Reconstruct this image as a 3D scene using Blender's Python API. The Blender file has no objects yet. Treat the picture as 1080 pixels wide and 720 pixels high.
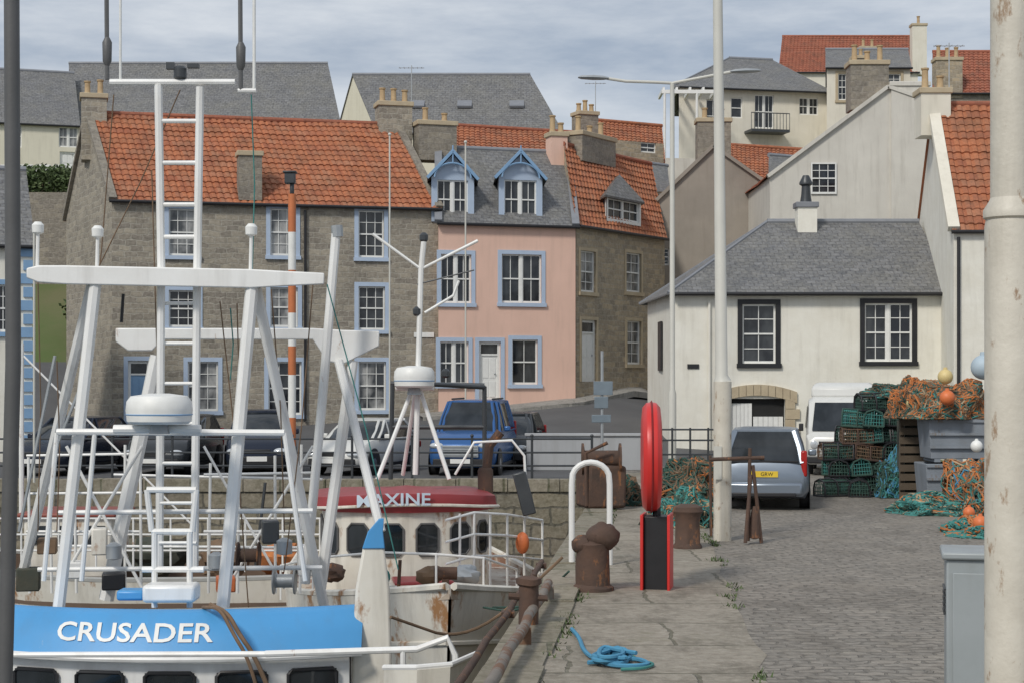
import bpy, math, random
from mathutils import Vector, Matrix, noise
random.seed(7)
K=1800.0;HZ=400.0;CX=540.0;CZ=2.5
def P(px,py,D): return Vector(((px-CX)/K*D, D, CZ+(HZ-py)/K*D))
def XY(px,D): return Vector(((px-CX)/K*D, D, 0))
def clamp(a,l,h): return max(l,min(h,a))
SC=bpy.context.scene; COL=SC.collection
# ------------------------------------------------------------ materials
def nodes(name):
    m=bpy.data.materials.new(name); m.use_nodes=True
    nt=m.node_tree; b=nt.nodes['Principled BSDF']; return m,nt,b
def N(nt,t,**kw):
    n=nt.nodes.new(t)
    for k,v in kw.items(): setattr(n,k,v)
    return n
def mixc(nt,fac,a,b,mode='MIX'):
    n=N(nt,'ShaderNodeMix',data_type='RGBA',blend_type=mode)
    for s,v in ((n.inputs[0],fac),(n.inputs[6],a),(n.inputs[7],b)):
        if isinstance(v,(int,float)): s.default_value=v
        elif isinstance(v,tuple): s.default_value=(v[0],v[1],v[2],1)
        else: nt.links.new(v,s)
    return n.outputs[2]
def ramp(nt,src,lo,hi):
    n=N(nt,'ShaderNodeMapRange'); n.inputs[1].default_value=lo; n.inputs[2].default_value=hi
    nt.links.new(src,n.inputs[0]); return n.outputs[0]
def noisef(nt,vec,scale,detail=5,rough=.6):
    n=N(nt,'ShaderNodeTexNoise'); n.inputs['Scale'].default_value=scale; n.inputs['Detail'].default_value=detail; n.inputs['Roughness'].default_value=rough
    nt.links.new(vec,n.inputs['Vector']); return n.outputs[0]
def bump(nt,b,h,strength,dist=.02):
    n=N(nt,'ShaderNodeBump'); n.inputs['Strength'].default_value=strength; n.inputs['Distance'].default_value=dist
    nt.links.new(h,n.inputs['Height']); nt.links.new(n.outputs[0],b.inputs['Normal'])
def mapping(nt,vec,sc):
    n=N(nt,'ShaderNodeMapping'); n.inputs['Scale'].default_value=sc; nt.links.new(vec,n.inputs['Vector']); return n.outputs[0]
def M(name,c1,c2=None,scale=2.0,rough=.6,metal=0.,bs=.15,bsc=40,rust=0,streak=0,rustc=(.16,.06,.025),spec=.5,low=None):
    m,nt,b=nodes(name); tc=N(nt,'ShaderNodeTexCoord'); ob=tc.outputs['Object']
    if c2 is None: c2=tuple(x*.78 for x in c1)
    f=ramp(nt,noisef(nt,ob,scale),.3,.7); col=mixc(nt,f,c1,c2)
    if low:
        sp=N(nt,'ShaderNodeSeparateXYZ'); nt.links.new(ob,sp.inputs[0]); col=mixc(nt,ramp(nt,sp.outputs[2],low[0]+.02,low[0]-.02),col,low[1])
    if streak:
        s=noisef(nt,mapping(nt,ob,(3,3,.35)),1.6,5); col=mixc(nt,ramp(nt,s,.5,.85),col,mixc(nt,min(.6,.45*streak),col,(.15,.125,.09)))
    if rust:
        r=noisef(nt,mapping(nt,ob,(1,1,.45)),rust[1],8,.7); fr=ramp(nt,r,rust[0],rust[0]+.07)
        col=mixc(nt,fr,col,rustc)
    nt.links.new(col,b.inputs['Base Color']); b.inputs['Roughness'].default_value=rough; b.inputs['Metallic'].default_value=metal
    b.inputs['Specular IOR Level'].default_value=spec
    if bs: bump(nt,b,noisef(nt,ob,bsc,4),bs,.01)
    return m
def Mbrick(name,c1,c2,mort,w,h,ms=.02,rough=.85,dist=.06,bs=.6,dirt=(.09,.08,.06),offset=.5,patch=None,df=.5,stain=None):
    m,nt,b=nodes(name); tc=N(nt,'ShaderNodeTexCoord'); uv=tc.outputs['UV']; ob=tc.outputs['Object']
    v=uv
    if dist:
        nn=N(nt,'ShaderNodeTexNoise'); nn.inputs['Scale'].default_value=2.2; nn.inputs['Detail'].default_value=3; nt.links.new(uv,nn.inputs['Vector'])
        s=N(nt,'ShaderNodeVectorMath',operation='SUBTRACT'); nt.links.new(nn.outputs[1],s.inputs[0]); s.inputs[1].default_value=(.5,.5,.5)
        s2=N(nt,'ShaderNodeVectorMath',operation='SCALE'); nt.links.new(s.outputs[0],s2.inputs[0]); s2.inputs[3].default_value=dist*3
        a=N(nt,'ShaderNodeVectorMath',operation='ADD'); nt.links.new(uv,a.inputs[0]); nt.links.new(s2.outputs[0],a.inputs[1]); v=a.outputs[0]
    k=N(nt,'ShaderNodeTexBrick'); k.offset=offset; k.inputs['Scale'].default_value=1; k.inputs['Brick Width'].default_value=w; k.inputs['Row Height'].default_value=h
    k.inputs['Mortar Size'].default_value=ms; k.inputs['Mortar Smooth'].default_value=.3; k.inputs['Bias'].default_value=0
    k.inputs['Color1'].default_value=(*c1,1); k.inputs['Color2'].default_value=(*c2,1); k.inputs['Mortar'].default_value=(*mort,1)
    nt.links.new(v,k.inputs['Vector'])
    f=ramp(nt,noisef(nt,ob,.9,7,.65),.42,.75); col=mixc(nt,f,k.outputs[0],mixc(nt,df,k.outputs[0],dirt))
    g=noisef(nt,ob,9,5); col=mixc(nt,ramp(nt,g,.3,.75),mixc(nt,.2,col,(0,0,0)),mixc(nt,.2,col,(.7,.66,.58)))
    if patch:
        col=mixc(nt,ramp(nt,noisef(nt,ob,patch[1],5),patch[0],patch[0]+.1),col,mixc(nt,.75,col,patch[2]))
    if stain:
        s3=noisef(nt,mapping(nt,ob,(1.6,.7,1)),stain[0],9,.72); col=mixc(nt,ramp(nt,s3,.5,.62),col,mixc(nt,stain[1],col,stain[2]))
        s4=noisef(nt,ob,stain[0]*3.1,6,.7); col=mixc(nt,ramp(nt,s4,.58,.68),col,mixc(nt,stain[1]*.7,col,(.42,.38,.31)))
    nt.links.new(col,b.inputs['Base Color']); b.inputs['Roughness'].default_value=rough
    inv=N(nt,'ShaderNodeMath',operation='SUBTRACT'); inv.inputs[0].default_value=1; nt.links.new(k.outputs[1],inv.inputs[1])
    ad=N(nt,'ShaderNodeMath',operation='ADD'); nt.links.new(inv.outputs[0],ad.inputs[0]); nt.links.new(noisef(nt,ob,14,4),ad.inputs[1])
    bump(nt,b,ad.outputs[0],bs,.03); return m
def Mtile(name,cols,tw,th,lichen=(.10,.085,.06),rough=.85,lo=.5):
    m,nt,b=nodes(name); tc=N(nt,'ShaderNodeTexCoord'); uv=tc.outputs['UV']
    d=N(nt,'ShaderNodeVectorMath',operation='DIVIDE'); nt.links.new(uv,d.inputs[0]); d.inputs[1].default_value=(tw,th,1)
    f=N(nt,'ShaderNodeVectorMath',operation='FLOOR'); nt.links.new(d.outputs[0],f.inputs[0])
    w=N(nt,'ShaderNodeTexWhiteNoise',noise_dimensions='2D'); nt.links.new(f.outputs[0],w.inputs['Vector'])
    r=N(nt,'ShaderNodeValToRGB'); e=r.color_ramp.elements
    e[0].color=(*cols[0],1); e[1].color=(*cols[-1],1)
    for i,c in enumerate(cols[1:-1]): x=e.new((i+1)/(len(cols)-1)); x.color=(*c,1)
    nt.links.new(w.outputs[0],r.inputs[0])
    n1=noisef(nt,tc.outputs['Object'],1.1,7,.7); col=mixc(nt,ramp(nt,n1,lo,lo+.25),r.outputs[0],mixc(nt,.6,r.outputs[0],lichen))
    n2=noisef(nt,tc.outputs['Object'],12,4); col=mixc(nt,ramp(nt,n2,.35,.75),col,mixc(nt,.35,col,(.02,.015,.01)))
    nt.links.new(col,b.inputs['Base Color']); b.inputs['Roughness'].default_value=rough
    bump(nt,b,n2,.3,.01); return m
STONE_A=Mbrick('grey brown coursed rubble',(.40,.35,.27),(.22,.19,.155),(.38,.35,.29),.42,.2,.02,dist=.08,dirt=(.15,.135,.105),df=.45)
STONE_B=Mbrick('warm sandstone rubble',(.50,.39,.25),(.28,.23,.165),(.42,.36,.27),.4,.2,.02,dist=.08,dirt=(.17,.145,.105),df=.4)
STONE_C=Mbrick('dark rubble',(.30,.26,.20),(.19,.165,.135),(.27,.24,.20),.45,.22,.02,dist=.1,dirt=(.12,.11,.09))
QWALL=Mbrick('harbour wall stone',(.28,.235,.16),(.17,.145,.105),(.07,.06,.045),.9,.38,.03,dist=.08,dirt=(.06,.065,.03),df=.7)
SETTS=Mbrick('worn setts',(.29,.255,.215),(.20,.18,.155),(.135,.12,.10),.27,.16,.018,dist=.13,bs=.9,dirt=(.155,.135,.11),patch=(.54,.42,(.27,.24,.20)),df=.6,stain=(.55,.55,(.12,.105,.085)))
SLABS=Mbrick('quay concrete slabs',(.33,.285,.225),(.27,.235,.185),(.11,.10,.06),2.1,1.5,.022,dist=.07,bs=.7,dirt=(.16,.14,.10),patch=(.58,.7,(.16,.15,.09)),df=.6,stain=(.9,.6,(.11,.095,.07)))
COPE=Mbrick('coping stone',(.29,.25,.19),(.22,.19,.14),(.08,.08,.04),1.1,3,.03,dist=.02,dirt=(.12,.125,.045),stain=(1.2,.5,(.10,.09,.05)))
CREAM=M('cream harling',(.76,.72,.62),(.68,.64,.54),1.1,.9,bs=.5,bsc=22,streak=.5)
GREYH=M('grey harling',(.34,.30,.255),(.27,.24,.205),.8,.9,bs=.5,bsc=20,streak=.6)
WHITEH=M('white painted rubble',(.82,.80,.72),(.73,.70,.61),1.3,.85,bs=1.0,bsc=5,streak=.45)
PALEH=M('pale cream render',(.74,.70,.57),(.68,.64,.52),.7,.9,bs=.3,streak=.4)
CREAMG=M('pale grey harling',(.66,.635,.57),(.56,.535,.48),.7,.9,bs=.5,bsc=20,streak=.7)
PINK=M('pink render',(.76,.51,.41),(.70,.47,.375),.9,.9,bs=.25,bsc=30,streak=.35)
PANT=Mtile('orange pantiles',[(.42,.145,.065),(.49,.18,.085),(.36,.12,.06),(.46,.20,.11)],.26,.33,lichen=(.20,.11,.065),lo=.45)
PANTR=Mtile('red pantiles',[(.34,.11,.065),(.40,.14,.08),(.28,.10,.06)],.26,.33,lichen=(.16,.10,.07))
SLATE=Mbrick('grey slates',(.155,.16,.172),(.095,.10,.11),(.05,.05,.055),.3,.2,.014,rough=.6,dist=0,bs=.5,dirt=(.19,.18,.14),df=.45)
WBLUE=M('pale blue paint',(.44,.53,.66),(.40,.49,.62),3,.6,bs=.05)
DBLUE=M('mid blue paint',(.24,.40,.60),(.20,.34,.52),3,.5,bs=.05)
SASH=M('white sash paint',(.82,.82,.79),(.72,.72,.69),5,.45,bs=.05)
BLACKP=M('black paint',(.012,.012,.014),(.02,.02,.022),4,.45,bs=.1)
SANDM=M('dressed sandstone',(.50,.42,.29),(.42,.34,.23),3,.85,bs=.4)
LEAD=M('lead flashing',(.24,.25,.27),(.19,.2,.22),3,.5)
POT=M('clay pot',(.48,.35,.20),(.36,.25,.14),6,.8)
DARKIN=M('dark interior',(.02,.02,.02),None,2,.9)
def Mglass(name,c1,c2,r=.06):
    m,nt,b=nodes(name); tc=N(nt,'ShaderNodeTexCoord')
    f=ramp(nt,noisef(nt,mapping(nt,tc.outputs['Object'],(1,1,.5)),1.7,3),.4,.62)
    nt.links.new(mixc(nt,f,c1,c2),b.inputs['Base Color']); b.inputs['Roughness'].default_value=r; b.inputs['Specular IOR Level'].default_value=.6
    bump(nt,b,noisef(nt,tc.outputs['Object'],1.5,1),.08,.05); return m
GLASS=Mglass('window glass',(.012,.014,.018),(.05,.055,.06))
GLASSC=Mglass('window glass with net curtain',(.05,.055,.06),(.36,.36,.35),.12)
CGLASS=Mglass('vehicle glass',(.012,.015,.017),(.03,.035,.04),.04)
WPAINT=M('white boat paint',(.84,.84,.82),(.76,.75,.72),2,.35,bs=.08,rust=(.645,1.8),rustc=(.35,.18,.08),streak=.6)
WRUSTY=M('rusty white hull paint',(.78,.75,.68),(.68,.64,.55),1.5,.5,bs=.15,rust=(.57,1.6),rustc=(.36,.19,.09),streak=1)
MXHULL=M('white over maroon hull paint',(.80,.77,.70),(.70,.66,.57),1.5,.5,bs=.15,rust=(.555,1.7),rustc=(.38,.20,.09),streak=1.2,low=(1.75,(.17,.05,.04)))
BPAINT=M('boat blue paint',(.08,.33,.66),(.07,.29,.58),1.2,.4,bs=.08,rust=(.655,3.5),rustc=(.3,.42,.55),streak=.3)
RPAINT=M('maroon boat paint',(.34,.045,.05),(.27,.04,.045),2,.4,rust=(.66,3),rustc=(.45,.3,.26))
REDP=M('signal red',(.66,.035,.03),(.56,.03,.025),2,.35,bs=.05)
ORANGE=M('orange buoy',(.72,.19,.06),(.58,.15,.05),3,.5)
YELLOW=M('yellow buoy',(.70,.56,.26),(.6,.46,.2),3,.5)
RUST=M('rusty iron',(.115,.065,.045),(.07,.048,.038),3,.9,bs=.8,bsc=18,rust=(.56,5),rustc=(.26,.115,.05))
GALV=M('galvanised steel',(.44,.46,.47),(.36,.38,.39),3,.45,.5,bs=.08)
GREYP=M('pale grey post paint',(.62,.61,.55),(.54,.53,.48),1.2,.5,bs=.1,rust=(.67,2.2),rustc=(.28,.2,.14))
CREAMP=M('weathered cream post paint',(.68,.64,.55),(.54,.50,.42),2.5,.5,bs=.35,bsc=25,rust=(.58,8),rustc=(.33,.23,.15),streak=1)
PIPEG=M('worn grey pipe',(.24,.21,.175),(.16,.14,.12),3,.7,bs=.3,rust=(.48,4),rustc=(.17,.09,.05))
DGREY=M('dark grey metal',(.07,.075,.08),(.05,.055,.06),2,.4,.3)
MGREY=M('mid grey metal',(.12,.12,.12),(.09,.09,.09),2,.5)
BLACKR=M('black rubber',(.015,.015,.016),None,3,.8,bs=.2)
ASPH=M('asphalt',(.11,.11,.112),(.085,.085,.087),.6,.9,bs=.6,bsc=60)
PAVE=Mbrick('pavement flags',(.32,.31,.29),(.28,.27,.25),(.15,.15,.14),.9,.6,.015,dist=0)
GRASS=M('hillside grass',(.085,.12,.035),(.13,.13,.06),.4,.95,bs=.9,bsc=6)
LEAF=M('shrub leaves',(.06,.10,.03),(.10,.13,.05),2,.8)
BARK=M('bark',(.13,.10,.07),None,3,.9,bs=.6)
CONC=M('grey concrete',(.42,.43,.44),(.35,.36,.37),.8,.85,bs=.3,streak=.6)
BINM=M('grimy grey blue plastic',(.27,.30,.34),(.20,.225,.25),2,.6,bs=.2,streak=1,rust=(.62,3),rustc=(.2,.14,.09))
CAB=M('green grey cabinet paint',(.33,.36,.37),(.28,.31,.315),1.5,.45,bs=.05,streak=.9)
NETG=M('teal net twine',(.07,.27,.24),(.04,.17,.16),5,.9)
NETD=M('dark green net twine',(.05,.11,.085),(.03,.065,.055),5,.9)
NETO=M('orange net twine',(.55,.20,.06),(.40,.14,.05),5,.9)
NETB=M('brown net twine',(.22,.14,.085),(.14,.095,.06),5,.9)
NETBL=M('blue rope',(.08,.30,.46),(.06,.22,.36),9,.8)
NETT=M('tan rope',(.46,.36,.23),(.33,.25,.16),9,.9)
NETDK=M('heap core',(.08,.075,.055),(.05,.065,.055),3,1,bs=.8,bsc=10)
SILVER=M('blue silver car paint',(.26,.30,.35),(.25,.29,.34),.5,.28,.6,bs=0)
CWHITE=M('white car paint',(.66,.66,.63),(.60,.60,.57),.5,.3,bs=0,streak=.4)
CBLUE=M('blue car paint',(.04,.13,.34),(.04,.12,.31),.5,.25,.3,bs=0)
CDARK=M('dark navy car paint',(.02,.028,.05),(.018,.024,.04),.5,.25,.3,bs=0)
CGREY=M('charcoal car paint',(.05,.055,.06),None,.5,.25,.3,bs=0)
PLASB=M('black plastic',(.02,.02,.022),None,2,.55,bs=.1)
LAMPW=M('clear lamp lens',(.65,.68,.7),None,4,.15,.3,bs=0)
LAMPR=M('red lamp lens',(.42,.015,.012),None,4,.2,bs=0)
PLATE=M('yellow number plate',(.78,.55,.05),(.7,.48,.04),4,.4,bs=0)
HUB=M('alloy',(.40,.41,.42),None,4,.35,.8,bs=0)
WATER,nt,b=nodes('harbour water'); b.inputs['Base Color'].default_value=(.02,.035,.03,1); b.inputs['Roughness'].default_value=.08
bump(nt,b,noisef(nt,N(nt,'ShaderNodeTexCoord').outputs['Object'],2.5,5),.5,.08)
# ------------------------------------------------------------ mesh builder
ORG={}
class MB:
    def __init__(s): s.v=[];s.f=[];s.uv={};s.sm=True
    def add(s,vs,fs):
        o=len(s.v); s.v+= [Vector(p) for p in vs]; s.f+=[tuple(i+o for i in f) for f in fs]; return s
    def box(s,c,d,rz=0,M3=None):
        c=Vector(c); R=M3 or Matrix.Rotation(rz,3,'Z')
        vs=[c+R@Vector((x*d[0]/2,y*d[1]/2,z*d[2]/2)) for x in(-1,1) for y in(-1,1) for z in(-1,1)]
        return s.add(vs,[(0,1,3,2),(4,6,7,5),(0,4,5,1),(2,3,7,6),(0,2,6,4),(1,5,7,3)])
    def bar(s,a,b,w,h):
        a=Vector(a);b=Vector(b);d=(b-a); L=d.length
        if L<1e-6: return s
        x=d/L; up=Vector((0,0,1)) if abs(x.z)<.9 else Vector((0,1,0))
        y=up.cross(x).normalized(); z=x.cross(y)
        R=Matrix((x,y,z)).transposed(); return s.box((a+b)/2,(L,w,h),M3=R)
    def tube(s,pts,r,n=8,cap=True):
        pts=[Vector(p) for p in pts]; rs=r if isinstance(r,(list,tuple)) else [r]*len(pts); o=len(s.v); pn=None
        for i,p in enumerate(pts):
            d=(pts[min(i+1,len(pts)-1)]-pts[max(i-1,0)])
            d=d.normalized() if d.length>1e-9 else Vector((0,0,1))
            if pn is None: pn=(Vector((0,0,1)) if abs(d.z)<.9 else Vector((1,0,0)))
            a=(pn-d*pn.dot(d))
            if a.length<1e-5: a=d.orthogonal()
            a.normalize(); pn=a; b=d.cross(a)
            for k in range(n):
                t=2*math.pi*k/n; s.v.append(p+(a*math.cos(t)+b*math.sin(t))*rs[i])
        for i in range(len(pts)-1):
            for k in range(n):
                s.f.append((o+i*n+k,o+i*n+(k+1)%n,o+(i+1)*n+(k+1)%n,o+(i+1)*n+k))
        if cap: s.f.append(tuple(o+k for k in range(n))[::-1]); s.f.append(tuple(o+(len(pts)-1)*n+k for k in range(n)))
        return s
    def lathe(s,prof,c=(0,0,0),n=16,axis='Z',M3=None):
        c=Vector(c); o=len(s.v); R=M3
        if R is None: R={'Z':Matrix.Identity(3),'X':Matrix.Rotation(math.pi/2,3,'Y'),'Y':Matrix.Rotation(-math.pi/2,3,'X')}[axis]
        for r,z in prof:
            for k in range(n):
                t=2*math.pi*k/n; s.v.append(c+R@Vector((r*math.cos(t),r*math.sin(t),z)))
        for i in range(len(prof)-1):
            for k in range(n): s.f.append((o+i*n+k,o+i*n+(k+1)%n,o+(i+1)*n+(k+1)%n,o+(i+1)*n+k))
        s.f.append(tuple(o+k for k in range(n))[::-1]); s.f.append(tuple(o+(len(prof)-1)*n+k for k in range(n)))
        return s
    def ball(s,c,r,n=14,m=9,disp=0,seed=0):
        c=Vector(c); r=(r,r,r) if not isinstance(r,(tuple,list)) else r; o=len(s.v)
        for i in range(m+1):
            ph=math.pi*i/m
            for k in range(n):
                t=2*math.pi*k/n; d=Vector((math.sin(ph)*math.cos(t),math.sin(ph)*math.sin(t),math.cos(ph)))
                q=1+disp*noise.noise(d*2.1+Vector((seed,seed*2,0)))
                s.v.append(c+Vector((d.x*r[0],d.y*r[1],d.z*r[2]))*q)
        for i in range(m):
            for k in range(n): s.f.append((o+i*n+k,o+(i+1)*n+k,o+(i+1)*n+(k+1)%n,o+i*n+(k+1)%n))
        return s
    def prism(s,poly,z0,z1):
        n=len(poly); o=len(s.v)
        for z in (z0,z1):
            for p in poly: s.v.append(Vector((p[0],p[1],z)))
        s.f.append(tuple(o+i for i in range(n))[::-1]); s.f.append(tuple(o+n+i for i in range(n)))
        for i in range(n): s.f.append((o+i,o+(i+1)%n,o+n+(i+1)%n,o+n+i))
        return s
    def loft(s,rings,closed=True,caps=True):
        n=len(rings[0]); o=len(s.v)
        for r in rings: s.v+=[Vector(p) for p in r]
        for i in range(len(rings)-1):
            for k in range(n if closed else n-1): s.f.append((o+i*n+k,o+i*n+(k+1)%n,o+(i+1)*n+(k+1)%n,o+(i+1)*n+k))
        if caps: s.f.append(tuple(o+k for k in range(n))[::-1]); s.f.append(tuple(o+(len(rings)-1)*n+k for k in range(n)))
        return s
    def build(s,name,mat,parent=None,smooth=35,bevel=0,local=False):
        off=Vector((0,0,0))
        if parent is not None and not local: off=ORG.get(parent.name,off)
        me=bpy.data.meshes.new(name); me.from_pydata([p-off for p in s.v],[],s.f)
        me.materials.append(mat)
        uvl=me.uv_layers.new(name='UVMap'); Z=Vector((0,0,1))
        for fi,poly in enumerate(me.polygons):
            ex=s.uv.get(fi)
            if ex is None:
                nrm=poly.normal
                t=Vector((1,0,0)) if abs(nrm.z)>.995 or nrm.length<.1 else Z.cross(nrm).normalized()
                bb=nrm.cross(t)
            for j,li in enumerate(poly.loop_indices):
                if ex is None:
                    p=s.v[poly.vertices[j]]; uvl.data[li].uv=(p.dot(t)+31,p.dot(bb)+17)
                else: uvl.data[li].uv=ex[j]
        if smooth:
            me.polygons.foreach_set('use_smooth',[True]*len(me.polygons)); me.set_sharp_from_angle(angle=math.radians(smooth))
        o=bpy.data.objects.new(name,me); COL.objects.link(o)
        if parent is not None:
            o.parent=parent; ORG[o.name]=ORG.get(parent.name,Vector((0,0,0)))*1
        if bevel:
            md=o.modifiers.new('bevel','BEVEL'); md.width=bevel; md.segments=2; md.limit_method='ANGLE'
        return o
def thing(name,label,cat,loc,group=None,rz=0):
    o=bpy.data.objects.new(name,None); COL.objects.link(o); o.location=loc; o.rotation_euler=(0,0,rz)
    o['label']=label;o['category']=cat
    if group:o['group']=group
    ORG[o.name]=Vector(loc); return o
def single(mb,name,mat,label,cat,group=None,loc=None,**kw):
    loc=Vector(loc) if loc is not None else Vector((sum(p.x for p in mb.v)/len(mb.v),sum(p.y for p in mb.v)/len(mb.v),min(p.z for p in mb.v)))
    mb.v=[p-loc for p in mb.v]; o=mb.build(name,mat,None,**kw); o.location=loc
    o['label']=label;o['category']=cat
    if group:o['group']=group
    return o
def struct(mb,name,mat,**kw):
    o=mb.build(name,mat,None,**kw); o['kind']='structure'; return o
def dup(root,loc,rz=0,label=None,group=None,scale=None,rx=0,ry=0):
    r=root.copy(); COL.objects.link(r); r.location=loc; r.rotation_euler=(rx,ry,rz)
    if scale: r.scale=scale
    if label:r['label']=label
    if group:r['group']=group
    for c in list(root.children):
        d=c.copy();COL.objects.link(d);d.parent=r
        for g in list(c.children):
            e=g.copy();COL.objects.link(e);e.parent=d
    return r
def text(body,size,name,mat,parent,fn,extr=.008,bold=.0,align='CENTER'):
    cu=bpy.data.curves.new('t','FONT'); cu.body=body; cu.size=size; cu.extrude=extr; cu.align_x=align; cu.offset=bold; cu.resolution_u=3
    to=bpy.data.objects.new('t',cu); me=bpy.data.meshes.new_from_object(to)
    mb=MB(); mb.v=[fn(v.co) for v in me.vertices]; mb.f=[tuple(p.vertices) for p in me.polygons]
    bpy.data.objects.remove(to); bpy.data.curves.remove(cu); bpy.data.meshes.remove(me)
    return mb.build(name,mat,parent,smooth=0)
# ------------------------------------------------------------ terrain
def gz(x,y):
    s=clamp(y,49,75)-49; g=clamp((x+22)/24,.3,1)*clamp((9-x)/4,.1,1)
    a=s*.11*g
    st=72-6*clamp((-14-x)/3,0,1)
    cap=13.2 if x<-10 else 13.2+1.0*clamp((x+10)/12,0,1)
    return min(a+clamp(y-st,0,40)*.5,cap)
def edge(D): return -1.55+.0915*D
m=MB(); xs=list(range(-130,131,2)); ys=[49+1.0*i for i in range(0,70)]+[119+8*i for i in range(0,60)]
for y in ys:
    for x in xs: m.v.append(Vector((x,y,gz(x,y)-.02)))
nx=len(xs)
for j in range(len(ys)-1):
    for i in range(nx-1): m.f.append((j*nx+i,j*nx+i+1,(j+1)*nx+i+1,(j+1)*nx+i))
struct(m,'hillside',GRASS)
m=MB(); xs=[-40+2*i for i in range(0,26)]; ys=[49+1.0*i for i in range(0,23)]; nx=len(xs)
for y in ys:
    for x in xs: m.v.append(Vector((x,y,gz(x,y)+.002)))
for j in range(len(ys)-1):
    for i in range(nx-1): m.f.append((j*nx+i,j*nx+i+1,(j+1)*nx+i+1,(j+1)*nx+i))
struct(m,'road',ASPH)
m=MB(); m.prism([(edge(-6),-6),(60,-6),(60,49),(2.29,49),(2.29,42)],-7,0); m.prism([(-60,42),(2.289,42),(2.289,49),(-60,49)],-7,-.001)
struct(m,'quay_wall',QWALL,smooth=0)
m=MB(); m.add([(edge(-6),-6,.004),(60,-6,.004),(60,49,.004),(2.29,49,.004),(2.29,42,.004)],[(0,1,2,3,4)]); struct(m,'quay_paving',SETTS,smooth=0)
def ed2(D): return 1.05+.076*D+.12*noise.noise(Vector((D*.8,0,3)))+.08*noise.noise(Vector((D*3,0,9)))
m=MB(); n=80; L_=[];R_=[]
for i in range(n+1):
    D=-6+52*i/n; L_.append((edge(D) if D<42 else 2.29,D,.008)); R_.append((ed2(D),D,.008))
m.v=[Vector(p) for p in L_+R_]; m.f=[(i,n+1+i,n+2+i,i+1) for i in range(n)]; struct(m,'quay_edge_paving',SLABS,smooth=0)
m=MB(); m.add([(-40,42.5,.006),(2.2,42.5,.006),(2.2,49,.006),(-40,49,.006)],[(0,1,2,3)]); struct(m,'quayside_road',ASPH,smooth=0)
m=MB(); D=4.
while D<42:
    L=random.uniform(.8,1.3); D1=min(D+L,42)-.02; w=.5+random.uniform(-.04,.04)
    m.prism([(edge(D)-.04,D),(edge(D)+w,D),(edge(D1)+w,D1),(edge(D1)-.04,D1)],-.25,.03+random.uniform(0,.03)); D=D1+.02
x=-40
while x<2.2:
    L=random.uniform(.9,1.3); m.prism([(x,41.95),(min(x+L,2.2)-.02,41.95),(min(x+L,2.2)-.02,42.45),(x,42.45)],-.25,.04+random.uniform(0,.02)); x+=L
struct(m,'quay_coping',COPE,bevel=.02)
m=MB(); m.add([(-300,-60,-3.3),(60,-60,-3.3),(60,60,-3.3),(-300,60,-3.3)],[(0,1,2,3)]); struct(m,'harbour_water',WATER)
# weeds in the joints
m=MB(); wr=random.Random(3)
for i in range(260):
    D=wr.uniform(12,36); x=(ed2(D)+wr.gauss(0,.04)) if wr.random()<.6 else edge(D)+.52+wr.gauss(0,.03)
    if noise.noise(Vector((x*.5,D*.9,1)))<-.05: continue
    for k in range(7):
        a=wr.uniform(0,6.28); q=Vector((x+wr.gauss(0,.04),D+wr.gauss(0,.06),.008)); t_=q+Vector((math.cos(a)*.04,math.sin(a)*.04,wr.uniform(.02,.06))); s_=Vector((-math.sin(a),math.cos(a),0))*.012
        m.add([q-s_,q+s_,t_],[(0,1,2)])
o=m.build('weeds',LEAF,None,smooth=0); o['kind']='stuff'; o['label']='tiny green weeds growing in the joints of the quay paving'; o['category']='weeds'
# ------------------------------------------------------------ houses
class Frame:
    def __init__(s,L,R,BL):
        s.O=XY(*L); r=XY(*R); b=XY(*BL); s.U=(r-s.O).length; s.V=(b-s.O).length; s.du=(r-s.O)/s.U; s.dv=(b-s.O)/s.V
        s.n=Vector((-s.du.y,s.du.x,0))
        if s.n.dot(s.dv)<0: s.n=-s.n
    def p(s,u,v,z): return s.O+s.du*u+s.dv*v+Vector((0,0,z))
    def q(s,u,d,z): return s.O+s.du*u+s.n*d+Vector((0,0,z))
    def hit(s,px,py,v=0,d=0):
        o=s.O+s.dv*v+s.n*d; a=(px-CX)/K
        u=(o.x-a*o.y)/(a*s.du.y-s.du.x); t=o.y+u*s.du.y
        return u,CZ+(HZ-py)/K*t
def facade(F,mb,z0,z1,holes,v=0,d=.2,u0=0,u1=None,dd=0):
    u1=F.U if u1 is None else u1
    us=sorted({u0,u1}|{clamp(h[0],u0,u1) for h in holes}|{clamp(h[1],u0,u1) for h in holes}); zs=sorted({z0,z1}|{h[2] for h in holes}|{h[3] for h in holes})
    g=lambda u,z,e=0:F.O+F.du*u+F.dv*v+F.n*(e+dd)+Vector((0,0,z))
    for i in range(len(us)-1):
        for j in range(len(zs)-1):
            cu=(us[i]+us[i+1])/2;cz=(zs[j]+zs[j+1])/2
            if any(h[0]<cu<h[1] and h[2]<cz<h[3] for h in holes): continue
            mb.add([g(us[i],zs[j]),g(us[i+1],zs[j]),g(us[i+1],zs[j+1]),g(us[i],zs[j+1])],[(0,1,2,3)])
    for h in holes:
        a,b,c,e=h; mb.add([g(a,c),g(b,c),g(b,e),g(a,e),g(a,c,d),g(b,c,d),g(b,e,d),g(a,e,d)],[(0,4,5,1),(1,5,6,2),(2,6,7,3),(3,7,4,0)])
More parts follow.
